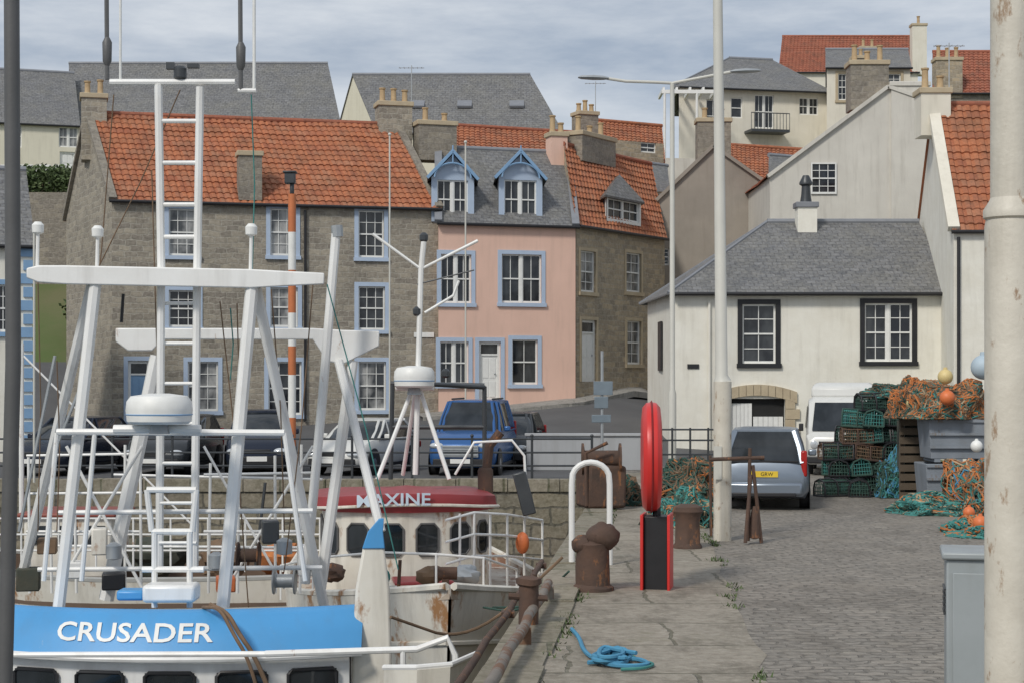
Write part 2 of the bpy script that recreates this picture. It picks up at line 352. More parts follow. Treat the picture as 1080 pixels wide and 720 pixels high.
def add_window(root,F,r,style=(2,2),sur=None,sill=True,double=False,v=0,glass=None,sw=.15,door=None,frame=SASH,dd=0,garage=False):
    a,b,c,e=r; g=lambda u,z,d=0:F.O+F.du*u+F.dv*v+F.n*(d+dd)+Vector((0,0,z))
    f=MB(); fw=.055
    def hb(z,w,dep,u0=a,u1=b,th=.05): f.bar(g(u0,z,dep),g(u1,z,dep),th,w)
    def vb(u,w,dep,z0=c,z1=e,th=.05):
        p0=g(u,z0,dep);p1=g(u,z1,dep); x=F.du*w/2;y=F.n*th/2
        f.add([p0-x-y,p0+x-y,p0+x+y,p0-x+y,p1-x-y,p1+x-y,p1+x+y,p1-x+y],[(0,1,5,4),(1,2,6,5),(2,3,7,6),(3,0,4,7),(4,5,6,7),(3,2,1,0)])
    if garage:
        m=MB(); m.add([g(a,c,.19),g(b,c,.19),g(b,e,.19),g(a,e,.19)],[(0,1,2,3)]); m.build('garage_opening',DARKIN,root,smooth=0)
        W=(b-a)
        for (x0,x1,h) in ((0,.42,.9),(.44,.98,.62)):
            m=MB(); k=6
            for i in range(k):
                q0=a+W*(x0+(x1-x0)*i/k);q1=a+W*(x0+(x1-x0)*(i+.93)/k); m.bar(g(q0,c+(e-c)*h/2,.14),g(q1,c+(e-c)*h/2,.14),.04,(e-c)*h)
            m.build('garage_door',SASH,root,smooth=0)
        return None
    if door:
        vb(a+.05,.1,.1);vb(b-.05,.1,.1);hb(e-.05,.1,.1,a+.1,b-.1)
        fan=.38 if door[1] else 0
        if fan: hb(e-.1-fan,.06,.1,a+.1,b-.1)
        o=f.build('door_frame',frame,root,smooth=0)
        d=MB(); p=[g(a+.1,c,.12),g(b-.1,c,.12),g(b-.1,e-.1-fan,.12),g(a+.1,e-.1-fan,.12)]; d.add(p,[(0,1,2,3)])
        W=b-a-.2
        for (x0,x1) in ((.12,.46),(.54,.88)):
            for (y0,y1) in ((.08,.42),(.5,.93)):
                H=e-.1-fan-c; q0=a+.1+x0*W;q1=a+.1+x1*W
                d.bar(g(q0,c+y0*H+(y1-y0)*H/2,.115),g(q1,c+y0*H+(y1-y0)*H/2,.115),.02,(y1-y0)*H)
        dr=d.build('door',door[0],root,smooth=0)
        kn=MB(); kn.ball(g(b-.2,c+1,.08),.035,8,6); kn.build('handle',GALV,dr)
        if fan:
            pn=MB(); pn.add([g(a+.1,e-.1-fan,.11),g(b-.1,e-.1-fan,.11),g(b-.1,e-.1,.11),g(a+.1,e-.1,.11)],[(0,1,2,3)]); pn.build('fanlight',GLASS,o)
    else:
        cols=[(a,b)] if not double else [(a,(a+b)/2-.03),((a+b)/2+.03,b)]
        if double: vb((a+b)/2,.09,.08)
        mid=(c+e)/2
        for (x0,x1) in cols:
            vb(x0+fw/2,fw,.1);vb(x1-fw/2,fw,.1);hb(e-fw/2,fw,.095,x0+fw,x1-fw);hb(c+fw*.7,fw*1.4,.105,x0+fw,x1-fw);hb(mid,.05,.1,x0+fw,x1-fw)
            for i in range(1,style[0]):
                uu=x0+(x1-x0)*i/style[0]; vb(uu,.025,.112,c+.07,e-.05,.02)
            ny=style[1]
            for k in range(1,ny):
                for (q0,q1) in ((c,mid),(mid,e)): hb(q0+(q1-q0)*k/ny,.025,.108,x0+fw,x1-fw,.02)
        o=f.build('window',frame,root,smooth=0)
        pn=MB(); pn.add([g(a,c,.13),g(b,c,.13),g(b,e,.13),g(a,e,.13)],[(0,1,2,3)]); pn.build('pane',glass or random.choice([GLASS,GLASS,GLASSC]),o)
    if sur:
        s=MB()
        def piece(u0,u1,z0,z1,y0=-.035):
            s.add([g(u0,z0,y0),g(u1,z0,y0),g(u1,z1,y0),g(u0,z1,y0),g(u0,z0,.03),g(u1,z0,.03),g(u1,z1,.03),g(u0,z1,.03)],[(0,1,2,3),(4,7,6,5),(0,4,5,1),(1,5,6,2),(2,6,7,3),(3,7,4,0)])
        piece(a-sw,a,c,e);piece(b,b+sw,c,e);piece(a-sw,b+sw,e,e+sw)
        if not door: piece(a-sw-.03,b+sw+.03,c-.14,c-.001,-.09)
        s.build('surround',sur,o,smooth=0)
    return o
def pantile_sheet(p00,p10,p11,p01,mb,tw=.26,th=.33):
    p00,p10,p11,p01=map(Vector,(p00,p10,p11,p01)); W=(p10-p00).length;H=(p01-p00).length
    n=(p10-p00).cross(p01-p00).normalized()
    if n.z<0:n=-n
    nc=max(2,int(round(W/tw))); nr=max(2,int(round(H/th))); sub=6; cols=nc*sub+1; o=len(mb.v)
    ph=[random.uniform(-.008,.008) for _ in range(nr)]
    rows=[]
    for r in range(nr): rows+=[(r/nr,.05),((r+.999)/nr,.012)]
    for ri,(t,lift) in enumerate(rows):
        for i in range(cols):
            s=i/(cols-1); q=p00.lerp(p10,s).lerp(p01.lerp(p11,s),t); x=(i/sub)%1
            h=.035*(math.sin(2*math.pi*x)*.7+ .3*math.cos(4*math.pi*x))
            sag=.06*noise.noise(q*.4)
            mb.v.append(q+n*(h+lift+ph[ri//2]+sag+.02))
    for r in range(len(rows)-1):
        for i in range(cols-1):
            mb.f.append((o+r*cols+i,o+r*cols+i+1,o+(r+1)*cols+i+1,o+(r+1)*cols+i))
            u0=i/sub*tw;u1=(i+1)/sub*tw; va=(r//2)*th+.05
            mb.uv[len(mb.f)-1]=[(u0+.01,va),(u1-.001,va),(u1-.001,va+.2),(u0+.01,va+.2)]
def chimney(root,F,px0,px1,pyt,pyb,v,mat,pots=2,depth=.8,potmat=POT,cap=SANDM,aerial=False):
    u0,zt=F.hit(px0,pyt,v);u1,_=F.hit(px1,pyt,v);_,zb=F.hit(px0,pyb,v)
    if u1<u0:u0,u1=u1,u0
    m=MB(); c=F.p((u0+u1)/2,v,0); R=Matrix((F.du,F.n,Vector((0,0,1)))).transposed(); W=u1-u0
    m.box(c+Vector((0,0,(zb+zt)/2-.09)),(W-.12,depth,zt-zb-.18),M3=R); o=m.build('chimney',mat,root,smooth=0)
    m=MB(); m.box(c+Vector((0,0,zt-.09)),(W,depth+.12,.18),M3=R); m.build('chimney_cap',cap,o,bevel=.02)
    for i in range(pots):
        x=(i+.5)/pots-.5; m=MB(); h=random.uniform(.35,.7)
        m.lathe([(.13,0),(.14,.05),(.11,.1),(.1,h-.08),(.13,h-.05),(.13,h),(.08,h),(.08,h-.1)],c+F.du*(x*(W-.1))+Vector((0,0,zt)),10); m.build('chimney_pot',potmat,o)
    if aerial:
        m=MB(); b0=c+F.du*(W/2)+Vector((0,0,zt-.4)); m.tube([b0,b0+Vector((0,0,1.9))],.02,5); m.tube([b0+Vector((-.5,0,1.8)),b0+Vector((.5,0,1.8))],.012,4)
        for k in range(6): m.tube([b0+Vector((-.45+k*.17,-.18,1.8)),b0+Vector((-.45+k*.17,.18,1.8))],.008,4)
        m.build('television_aerial',GALV,o)
    return o
def gutter(root,F,z,ov=.15,mat=BLACKP):
    m=MB(); m.tube([F.q(-.1,-ov-.05,z),F.q(F.U+.1,-ov-.05,z)],.06,8); m.build('gutter',mat,root)
def house(name,label,L,R,BL,zb,ze,zr,wall,roof='pantile',roofmat=None,wins=(),kind='gable',hipl=0,group=None,rv=.5,skew=None,ov=.15,cat='house'):
    F=Frame(L,R,BL); root=thing(name,label,cat,F.p(F.U/2,F.V/2,zb),group); holes=[];todo=[]
    for w in wins:
        px0,px1,py0,py1=w[0]; kw=w[1]
        a,z1=F.hit(px0,py0);b,z0=F.hit(px1,py1); h=(a,b,min(z0,z1),max(z0,z1)); holes.append(h); todo.append((h,kw))
    m=MB(); facade(F,m,zb,ze,holes)
    g=F.p
    m.add([g(0,F.V,zb),g(F.U,F.V,zb),g(F.U,F.V,ze),g(0,F.V,ze)],[(0,3,2,1)])
    if kind=='gable':
        m.add([g(0,0,zb),g(0,0,ze),g(0,F.V*rv,zr),g(0,F.V,ze),g(0,F.V,zb)],[(0,1,2,3,4)])
        m.add([g(F.U,0,zb),g(F.U,0,ze),g(F.U,F.V*rv,zr),g(F.U,F.V,ze),g(F.U,F.V,zb)],[(4,3,2,1,0)])
    else:
        m.add([g(0,0,zb),g(0,0,ze),g(0,F.V,ze),g(0,F.V,zb)],[(0,1,2,3)])
        m.add([g(F.U,0,zb),g(F.U,0,ze),g(F.U,F.V*rv,zr if kind=='hipl' else ze),g(F.U,F.V,ze),g(F.U,F.V,zb)],[(4,3,2,1,0)])
    m.build('wall',wall,root,smooth=0)
    for h,kw in todo: add_window(root,F,h,**kw)
    slope=(zr-ze)/(F.V*rv); e0=ze-ov*slope
    mr=MB(); rm=roofmat or (PANT if roof=='pantile' else SLATE)
    if kind=='gable':
        A=[(-.08,-ov,e0),(F.U+.08,-ov,e0),(F.U+.08,F.V*rv,zr),(-.08,F.V*rv,zr)]; s2=(zr-ze)/(F.V*(1-rv)); B=[(-.08,F.V+ov,ze-ov*s2),(F.U+.08,F.V+ov,ze-ov*s2),(F.U+.08,F.V*rv,zr),(-.08,F.V*rv,zr)]
        if roof=='pantile':
            pantile_sheet(*[g(*a) for a in A],mr)
            up=Vector((0,0,.02)); mr.add([g(*a)+up for a in B],[(0,3,2,1)])
        else:
            for Q in(A,B):
                top=[g(*a)+Vector((0,0,.06)) for a in Q]; bot=[g(*a)+Vector((0,0,.01)) for a in Q]
                mr.add(top+bot,[(0,1,2,3),(7,6,5,4),(0,4,5,1),(1,5,6,2),(2,6,7,3),(3,7,4,0)])
        ridge=[g(-.08,F.V*rv,zr+.06),g(F.U+.08,F.V*rv,zr+.06)]
    else:
        ul=hipl if hipl else F.V*.45; ur=F.U+.08 if kind=='hipl' else F.U-ul
        up=Vector((0,0,.05)); u_r=F.U+(.08 if kind=='hipl' else ov)
        a=g(-ov,-ov,e0)+up;b=g(u_r,-ov,e0)+up;c=g(u_r,F.V+ov,e0)+up;d=g(-ov,F.V+ov,e0)+up;r0=g(ul,F.V*rv,zr)+up;r1=g(ur,F.V*rv,zr)+up
        mr.add([a,b,c,d,r0,r1],[(0,1,5,4),(2,3,4,5),(3,0,4),(1,2,5)]); mr.add([a-up,b-up,c-up,d-up,a,b,c,d],[(0,4,5,1),(1,5,6,2),(2,6,7,3),(3,7,4,0)])
        ridge=[r0,r1]
    ro=mr.build('roof',rm,root,smooth=30 if roof=='pantile' else 0)
    m=MB(); m.tube(ridge,.1,8); m.build('ridge',roofmat if roof=='pantile' and roofmat else (PANTR if roof=='pantile' else LEAD),ro)
    if kind!='gable':
        for q in (a,d): mh=MB(); mh.tube([q,r0],.06,6); mh.build('hip_flashing',LEAD,ro)
    if skew:
        for u in (.0,F.U):
            m=MB(); m.bar(g(u,-ov,e0+.1),g(u,F.V*rv,zr+.12),.28,.16); m.bar(g(u,F.V*rv,zr+.12),g(u,F.V+ov,e0+.1),.28,.16); m.build('skew',skew,root,smooth=0)
    gutter(root,F,e0+.02,ov)
    return root,F
def zpy(py,D): return CZ+(HZ-py)/K*D
SB=dict(style=(3,2),sur=WBLUE)
wA=[((178,207,220,270),SB),((285,312,220,270),SB),((378,405,222,272),SB),((178,209,306,345),SB),((285,314,303,345),SB),((378,406,302,348),SB),
    ((198,230,381,433),SB),((283,318,381,437),SB),((378,407,381,432),SB),((135,158,380,447),dict(door=(DBLUE,1),sur=WBLUE))]
hA,FA=house('stone_house','large grey rubble stone house with orange pantile roof and pale blue window surrounds',(118,60),(462,63),(70,67.5),-.2,zpy(211,60.5),zpy(124,64.5),STONE_A,wins=wA,skew=STONE_C)
chimney(hA,FA,84,114,100,170,FA.V*.5,STONE_A,2,1.0)
chimney(hA,FA,249,277,160,212,.35,STONE_C,0,.7)
chimney(hA,FA,396,434,108,165,FA.V*.5,STONE_A,3,.9,aerial=True)
m=MB(); m.tube([FA.q(FA.U*.58,-.08,8.6),FA.q(FA.U*.58,-.08,1)],.05,8); m.build('downpipe',BLACKP,hA)
m=MB(); u,z=FA.hit(447,353); m.box(FA.q(u,-.03,z),(.75,.03,.18),math.atan2(FA.du.y,FA.du.x)); m.build('street_sign',SASH,hA,smooth=0)
DS=dict(style=(2,1),sur=WBLUE,glass=GLASS)
wP=[((465,497,268,320),dict(double=True,**DS)),((529,571,268,320),dict(double=True,**DS)),((464,494,360,405),dict(double=True,**DS)),((505,528,360,422),dict(door=(SASH,1),sur=WBLUE)),((540,567,358,405),DS)]
hP,FP=house('pink_house','pink rendered house with slate roof and two blue gabled dormers',(462.3,62.6),(607,64.2),(462.2,70.5),.3,zpy(235,63.2),zpy(158,66.8),PINK,'slate',wins=wP,skew=LEAD)
def dormer(root,F,px0,px1,pyb,pye,pya,v,trim,double=True,roofm=SLATE,cheek=LEAD,ins=.22,hip=False):
    a,ze=F.hit(px0,pye,v);b,zb=F.hit(px1,pyb,v);c=(a+b)/2;_,za=F.hit((px0+px1)/2,pya,v)
    g=lambda u,vv,z:F.p(u,v+vv,z)
    win=(a+ins,b-ins,zb+.12,ze-.08)
    m2=MB(); facade(F,m2,zb,ze,[win],v=v,d=.14,u0=a,u1=b)
    if not hip: m2.add([g(a,0,ze),g(b,0,ze),g(c,0,za)],[(0,1,2)])
    dm=m2.build('dormer',trim,root,smooth=0); dp=2.6
    m=MB(); m.add([g(a,0,zb),g(a,dp,zb),g(a,dp,ze),g(a,0,ze)],[(0,1,2,3)]); m.build('dormer_cheek',cheek,dm,smooth=0)
    m=MB(); m.add([g(b,0,zb),g(b,dp,zb),g(b,dp,ze),g(b,0,ze)],[(3,2,1,0)]); m.build('dormer_cheek',cheek,dm,smooth=0)
    m=MB(); o=.16
    if hip:
        o=.22; A0=g(a-o,-.25,ze-.03);B0=g(b+o,-.25,ze-.03);C0=g(c,1.0,za);C1=g(c,dp,za);A1=g(a-o,dp,ze-.03);B1=g(b+o,dp,ze-.03); dn=Vector((0,0,-.07))
        m.add([A0,B0,C0,C1,A1,B1,A0+dn,B0+dn,A1+dn,B1+dn],[(0,1,2),(0,2,3,4),(1,5,3,2),(6,7,1,0),(6,0,4,8),(7,9,5,1),(6,8,9,7)])
    else:
        for s,e in ((a,-1),(b,1)):
            p0=g(s+e*o,-.22,ze-.1);p1=g(c,-.22,za+.08);p2=g(c,dp,za+.08);p3=g(s+e*o,dp,ze-.1); up=Vector((0,0,.07))
            m.add([p0,p1,p2,p3,p0+up,p1+up,p2+up,p3+up],[(0,1,2,3),(4,7,6,5),(0,4,5,1),(2,6,7,3),(3,7,4,0)])
    m.build('dormer_roof',roofm,dm,smooth=0)
    if not hip:
        m=MB()
        for s,e in ((a,-1),(b,1)): m.bar(g(s+e*o,-.26,ze-.06),g(c,-.26,za+.1),.05,.11)
        r=(b-a)/2-.12; pts=[g(c+r*math.cos(t_),-.24,ze-.02+(za-ze)*.62*math.sin(t_)) for t_ in [i*math.pi/12 for i in range(13)]]
        m.tube(pts,.035,6); m.tube([g(c,-.24,ze+(za-ze)*.6),g(c,-.24,za+.3)],.03,6)
        m.build('bargeboard',DBLUE,dm,smooth=0)
    add_window(root,F,win,v=v,double=double,style=(2,1),glass=GLASS,sur=None)
dormer(hP,FP,455,500,235,187,163,.35,WBLUE); dormer(hP,FP,526,572,235,187,163,.35,WBLUE)
chimney(hP,FP,577,597,140,185,FP.V*.45,PINK,2,.7)
chimney(hP,FP,437,480,128,170,FP.V*.5,STONE_C,2,.9)
SS=dict(style=(2,2),sur=SANDM,sw=.12,glass=GLASSC)
wS=[((612,628,264,309),SS),((660,676,266,309),SS),((661,676,338,384),SS),((613,629,337,402),dict(door=(SASH,1),sur=SANDM,sw=.12))]
hS,FS=house('sandstone_house','narrow warm rubble stone house with orange roof and slate dormer, right of pink house',(607.6,64.3),(701,70.5),(583,70.5),.8,zpy(238,65.5),zpy(160,69.2),STONE_B,wins=wS)
dormer(hS,FS,640,676,239,206,181,.1,SASH,ins=.12,hip=True)
chimney(hS,FS,603,640,138,170,FS.V*.5,STONE_C,3,.9)
m=MB(); pts=[]
for i in range(21):
    t=i/20; px=440+t*262
    D=(62.6+ (px-462)/145*1.6) if px<607 else 64.3+(px-607)/94*6.2
    q=XY(px,D); q0=XY(px+6,D-1.4); pts.append((q,q0))
for i in range(20):
    a,b=pts[i];c,d=pts[i+1]
    V=lambda p,h:Vector((p.x,p.y,gz(p.x,p.y)+h))
    m.add([V(b,.13),V(d,.13),V(c,.13),V(a,.13),V(b,-.1),V(d,-.1)],[(0,1,2,3),(4,5,1,0)])
struct(m,'pavement',PAVE,smooth=0)
hh,_=house('stone_house','orange pantile roofed house mostly hidden behind the pink house ridge',(470,74),(640,77),(470,82),3,zpy(170,74),zpy(133,78),STONE_C)
chimney(hh,_,606,628,118,160,_.V*.5,STONE_C,3,.9,aerial=True)
house('stone_house','small red roofed cottage up the hill left of the lamp post',(628,84),(700,86),(628,92),6,zpy(168,84),zpy(128,88),STONE_B,roofmat=PANT,wins=[((676,692,150,162),dict(style=(2,1),glass=GLASS))])
house('stone_house','dark slate roofed outbuilding between sandstone house and lamp post',(640,76),(706,79),(640,84),3,zpy(200,76),zpy(168,80),STONE_C,'slate')
def gable_house(name,label,L,R,dep,zb,ze_l,ze_r,apx,zr,wall,roofm,wins=(),roofpant=True):
    a=XY(*L);b=XY(*R);du=(b-a).normalized();n=Vector((-du.y,du.x,0))
    if n.y<0:n=-n
    F=Frame(L,R,(L[0],L[1]+dep)); F.O=a;F.du=du;F.n=n;F.dv=n;F.V=dep;F.U=(b-a).length
    root=thing(name,label,'house',(a+b)/2+Vector((0,0,zb)))
    ua=F.hit(apx,200)[0]; holes=[];todo=[]
    for (r,kw) in wins:
        u0,z1=F.hit(r[0],r[2]);u1,z0=F.hit(r[1],r[3]);h=(u0,u1,z0,z1);holes.append(h);todo.append((h,kw))
    zc=min(ze_l,ze_r)
    m=MB(); facade(F,m,zb,zc,[h for h in holes if h[3]<zc])
    m.add([F.q(0,0,zc),F.q(F.U,0,zc),F.q(F.U,0,ze_r),F.q(ua,0,zr),F.q(0,0,ze_l)],[(0,1,2,3,4)] )
    for u,ze in((0,ze_l),(F.U,ze_r)): m.add([F.q(u,0,zb),F.q(u,dep,zb),F.q(u,dep,ze),F.q(u,0,ze)],[(0,1,2,3)])
    m.add([F.q(0,dep,zb),F.q(F.U,dep,zb),F.q(F.U,dep,ze_r),F.q(ua,dep,zr),F.q(0,dep,ze_l)],[(4,3,2,1,0)])
    m.build('wall',wall,root,smooth=0)
    for h,kw in todo: add_window(root,F,h,dd=0 if h[3]<zc else -.15,**kw)
    mr=MB()
    for (u,ze) in ((0,ze_l),(F.U,ze_r)):
        P0=[F.q(u+(-.1 if u==0 else .1),-.0,ze-.05),F.q(u+(-.1 if u==0 else .1),dep,ze-.05),F.q(ua,dep,zr),F.q(ua,-.0,zr)]
        if roofpant: pantile_sheet(*P0,mr)
        else: mr.add([p+Vector((0,0,.06)) for p in P0],[(0,1,2,3)])
    mr.build('roof',roofm,root,smooth=30)
    m=MB(); m.bar(F.q(-.1,0,ze_l+.02),F.q(ua,0,zr+.08),.3,.14); m.bar(F.q(ua,0,zr+.08),F.q(F.U+.1,0,ze_r+.02),.3,.14); m.build('skew',wall,root,smooth=0)
    return root,F
SBR=dict(style=(3,2),sur=None,glass=GLASS)
hG,FG=gable_house('harled_house','grey brown harled gable house with pantile roof behind the two lamp posts',(684,72),(846,72),9,.5,zpy(222,72),zpy(222,72),752,zpy(156,72),GREYH,PANT,[((793,811,234,262),SBR),((690,706,262,280),SBR)])
chimney(hG,FG,733,771,126,170,.5,STONE_C,2,.9)
hC,FC=gable_house('harled_house','tall pale cream harled gable house rising behind the white slate roofed house',(812,66),(978,66),10,.5,zpy(187,66),zpy(108,66),936,zpy(94,66),CREAMG,PANTR,[((855,882,172,205),dict(style=(3,2),sur=None,glass=GLASS))])
chimney(hC,FC,893,936,66,118,.55,STONE_C,3,1.0)
chimney(hC,FC,936,979,88,240,.3,CREAMG,0,.8,cap=CREAMG)
house('stone_house','orange roofed cottage tucked under the cream villa, right of near lamp post',(766,82),(858,84),(766,90),6,zpy(192,82),zpy(154,86),PALEH,roofmat=PANT)
house('stone_house','slate roofed cottage between the orange cottage and the pale gable',(812,76),(880,78),(812,84),4,zpy(200,76),zpy(165,80),CREAMG,'slate')
m=MB(); m.prism([(4,93),(20,95),(20,95.4),(4,93.4)],8,zpy(168,94)); single(m,'retaining_wall',CREAMG,'pale harled retaining wall below the villa pergola','wall',smooth=0)
m=MB()
for i in range(26): m.box(XY(640+i*2.7,75)+Vector((0,0,zpy(205+i*.4,75)-.6)),(.1,.03,1.9))
m.bar(XY(640,75.05)+Vector((0,0,zpy(200,75))),XY(709,75.05)+Vector((0,0,zpy(204,75))),.05,.08); single(m,'garden_fence',BARK,'dark timber fence on the rise behind the sandstone house','fence',smooth=0)
hW,FW=house('white_house','low white painted house with hipped slate roof and black window surrounds',(712,53),(1003,53),(683,60),-.1,zpy(306,53),zpy(236,57),WHITEH,'slate',wins=[
  ((783,818,321,383),dict(style=(2,2),sur=BLACKP,glass=GLASS)),((912,962,320,381),dict(style=(2,2),sur=BLACKP,double=True,glass=GLASS)),((769,828,420,470),dict(garage=True))],kind='hipl',hipl=3.6,ov=.25,rv=.55)
chimney(hW,FW,838,862,214,252,FW.V*.5,WHITEH,0,.6,cap=LEAD)
m=MB(); u,z=FW.hit(850,214,FW.V*.5); c=FW.p(u,FW.V*.5,z); m.lathe([(.2,0),(.16,.25),(.14,.55),(.22,.6),(.22,.66),(.1,.9)],c,12); m.build('chimney_pot',DGREY,hW)
m=MB()
def qb(u0,u1,z0,z1): m.bar(FW.q(u0,-.03,(z0+z1)/2),FW.q(u1,-.03,(z0+z1)/2),.1,z1-z0)
uL,zz=FW.hit(769,420);uR,_=FW.hit(828,420); zA=zz
for i in range(6):
    w=.3 if i%2 else .45; h=zA/6; qb(uL-w,uL,i*h+.01,(i+1)*h-.005); qb(uR,uR+w,i*h+.01,(i+1)*h-.005)
na=11
for i in range(na):
    t0=-1+i*2/na;t1=t0+2/na-.012; hw=(uR-uL)/2+.38; a=(uL+uR)/2+t0*hw;b=(uL+uR)/2+t1*hw; f=lambda t:.24*(1-t*t)
    lo=[zA-.14+f(t0),zA-.14+f(t1)]; hi=[zA+.2+f(t0),zA+.2+f(t1)]
    m.add([FW.q(a,-.085,lo[0]),FW.q(b,-.085,lo[1]),FW.q(b,-.085,hi[1]),FW.q(a,-.085,hi[0]),FW.q(a,.02,lo[0]),FW.q(b,.02,lo[1]),FW.q(b,.02,hi[1]),FW.q(a,.02,hi[0])],[(0,1,2,3),(0,4,5,1),(2,6,7,3),(1,5,6,2),(3,7,4,0)])
m.build('garage_arch',SANDM,hW,smooth=0)
m=MB(); u,z=FW.hit(731,386); m.box(FW.q(u,-.02,z),(.36,.03,.14)); m.build('plaque',BLACKP,hW,smooth=0)
m=MB(); Q=FW.O+FW.dv*3.4; m.box(Q+Vector((-.03,0,3.6)),(.06,1.1,1.6)); m.build('side_window',BLACKP,hW,smooth=0)
m=MB(); u,_=FW.hit(748,300); m.tube([FW.q(u,-.07,.1),FW.q(u,-.07,4.9)],.04,8); m.build('downpipe',WHITEH,hW)
hR,FR=house('white_house','tall white harled house with orange pantile roof at the right edge',(1006,50.5),(1180,50.5),(966,58.5),-.1,zpy(242,50.5),zpy(112,54.5),WHITEH,wins=[((1090,1130,300,370),dict(style=(2,2),sur=BLACKP))],ov=.1)
chimney(hR,FR,966,1001,95,145,FR.V*.5,CREAM,2,.9,aerial=True)
m=MB(); m.tube([FR.q(.12,-.08,6.7),FR.q(.12,-.08,.1)],.05,8); m.build('downpipe',BLACKP,hR)
m=MB(); m.bar(FR.p(-.02,-.1,zpy(242,50.5)),FR.p(-.02,FR.V*.5,zpy(112,54.5)+.02),.34,.2); m.build('skew',CREAM,hR,smooth=0)
wU=[((796,816,100,136),dict(style=(2,1),sur=None,double=True,glass=GLASS)),((843,863,103,122),dict(style=(2,1),double=True,glass=GLASS)),((745,760,105,140),dict(style=(2,1),glass=GLASS)),((771,783,103,125),dict(style=(1,1),glass=GLASS))]
hU,FU=house('hilltop_villa','cream villa with slate hipped roof, balcony and pergola on the hill',(716,98),(874,100),(716,108),12,zpy(90,98),zpy(60,103),CREAM,'slate',wins=wU,kind='hip',hipl=3.2,ov=.4)
m=MB(); u0,z0=FU.hit(785,122);u1,_=FU.hit(825,122)
m.bar(FU.q(u0,-.6,z0-1),FU.q(u1,-.6,z0-1),1.2,.15)
for i in range(13):
    u=u0+(u1-u0)*i/12; m.bar(FU.q(u,-1.15,z0-.95),FU.q(u,-1.15,z0),.03,.03)
m.bar(FU.q(u0,-1.15,z0),FU.q(u1,-1.15,z0),.05,.05); m.build('balcony',DGREY,hU,smooth=0)
m=MB()
for i in range(5):
    p=P(700+i*14,94,95); m.bar(p,p+Vector((0,3.0,0)),.12,.2)
m.bar(P(698,97,95),P(762,97,95),.12,.2)
for px in (701,735,760): m.tube([P(px,97,95),P(px,180,95)],.07,6)
m.build('pergola',SASH,hU,smooth=0)
hV,FV=house('hilltop_house','pale stone hilltop house with dark red tiled roof on the skyline',(822,122),(968,122),(830,131),10,zpy(76,122),zpy(38,126),CREAM,roofmat=PANTR)
chimney(hV,FV,960,977,26,80,.3,CREAM,1,.8)
chimney(hV,FV,905,925,50,80,.3,STONE_C,2,.8)
hV2,FV2=house('hilltop_house','cream terraced hilltop house showing left of the chimney stack',(872,96),(960,96),(872,104),8,zpy(72,96),zpy(50,99),CREAM,'slate',wins=[((884,893,78,106),dict(style=(2,2),sur=SANDM)),((936,950,78,100),dict(style=(2,2),sur=SANDM))])
chimney(hV2,FV2,897,912,60,80,1,STONE_C,2,.8)
hX,FX=house('hilltop_house','red brown roofed house behind the chimneys at upper right',(985,90),(1075,90),(985,98),8,zpy(98,90),zpy(56,94),STONE_C,roofmat=PANTR)
chimney(hX,FX,984,1014,62,105,.4,STONE_B,3,.9)
CW=dict(style=(2,1),sur=None,double=True,glass=GLASSC)
house('terrace_house','cream rendered house with grey slate roof at top left',(-40,95),(83,97),(-40,105),8,zpy(127,95),zpy(72,100),PALEH,'slate',wins=[((8,23,131,156),CW),((62,82,134,156),CW),((63,80,160,182),dict(door=(SASH,0)))])
house('terrace_house','long slate roofed terrace behind the large orange roof',(74,99),(358,99),(74,109),8,zpy(131,99),zpy(68,104),PALEH,'slate')
hT,FT=house('terrace_house','slate roofed terrace house with pale gable end left of the pink house dormers',(398,92),(592,92),(350,101),8,zpy(140,92),zpy(80,96.5),PALEH,'slate')
for px in (440,490,545):
    m=MB(); u,z=FT.hit(px,118,2.2); zz=zpy(140,92)+(zpy(80,96.5)-zpy(140,92))*(2.2/(FT.V*.5)); m.box(FT.p(u,2.2,zz+.1),(.8,.9,.12),M3=Matrix.Rotation(.5,3,'X')); m.build('skylight',LEAD,hT,smooth=0)
hL,FL=house('white_house','white painted house with blue corner stones and slate roof at the left edge',(-120,49.5),(34,51),(-120,56),-.1,zpy(258,51),zpy(180,54),WHITEH,'slate',wins=[((-5,12,300,350),dict(style=(2,2),sur=DBLUE))])
m=MB()
for i in range(16):
    w=.42 if i%2 else .26; m.bar(FL.q(FL.U-w,-.02,.3+i*.4),FL.q(FL.U+.03,-.02,.3+i*.4),.07,.3)
m.build('quoins',DBLUE,hL,smooth=0)
m=MB(); m.prism([(-30,78),(-16,78),(-16,78.4),(-30,78.4)],0,zpy(203,78)); single(m,'garden_wall',STONE_C,'dark rubble retaining wall on the hill beyond the left stone gable','wall',smooth=0)
m=MB()
for i in range(30):
    x=-28+i*.45; m.box((x,88,zpy(178,88)-.6),(.3,.05,1.6))
m.bar((-28,88.05,zpy(178,88)),(-14.8,88.05,zpy(178,88)),.06,.08); single(m,'garden_fence',SASH,'pale slatted garden fence below the cream terrace house','fence',smooth=0)
def shrub(px,py,D,r,label,grp=None):
    c=P(px,py,D); t=thing('shrub',label,'shrub',(c.x,c.y,gz(c.x,c.y)),grp)
    m=MB(); m.tube([(c.x,c.y,gz(c.x,c.y)),c],[.08,.04],6); m.build('trunk',BARK,t)
    m=MB()
    for i in range(900):
        d=Vector((random.gauss(0,1),random.gauss(0,1),random.gauss(0,1))).normalized(); rr=r*(random.random()**.4)*(1+.35*noise.noise(d*2+Vector((px,0,0))))
        q=c+Vector((d.x*rr*1.3,d.y*rr,d.z*rr*.8)); a=Vector((random.gauss(0,1),random.gauss(0,1),random.gauss(0,1))).normalized()*.11; b=a.orthogonal().normalized()*.07
        m.add([q-a,q+b,q+a,q-b],[(0,1,2,3)])
    m.build('crown',LEAF,t,smooth=0)
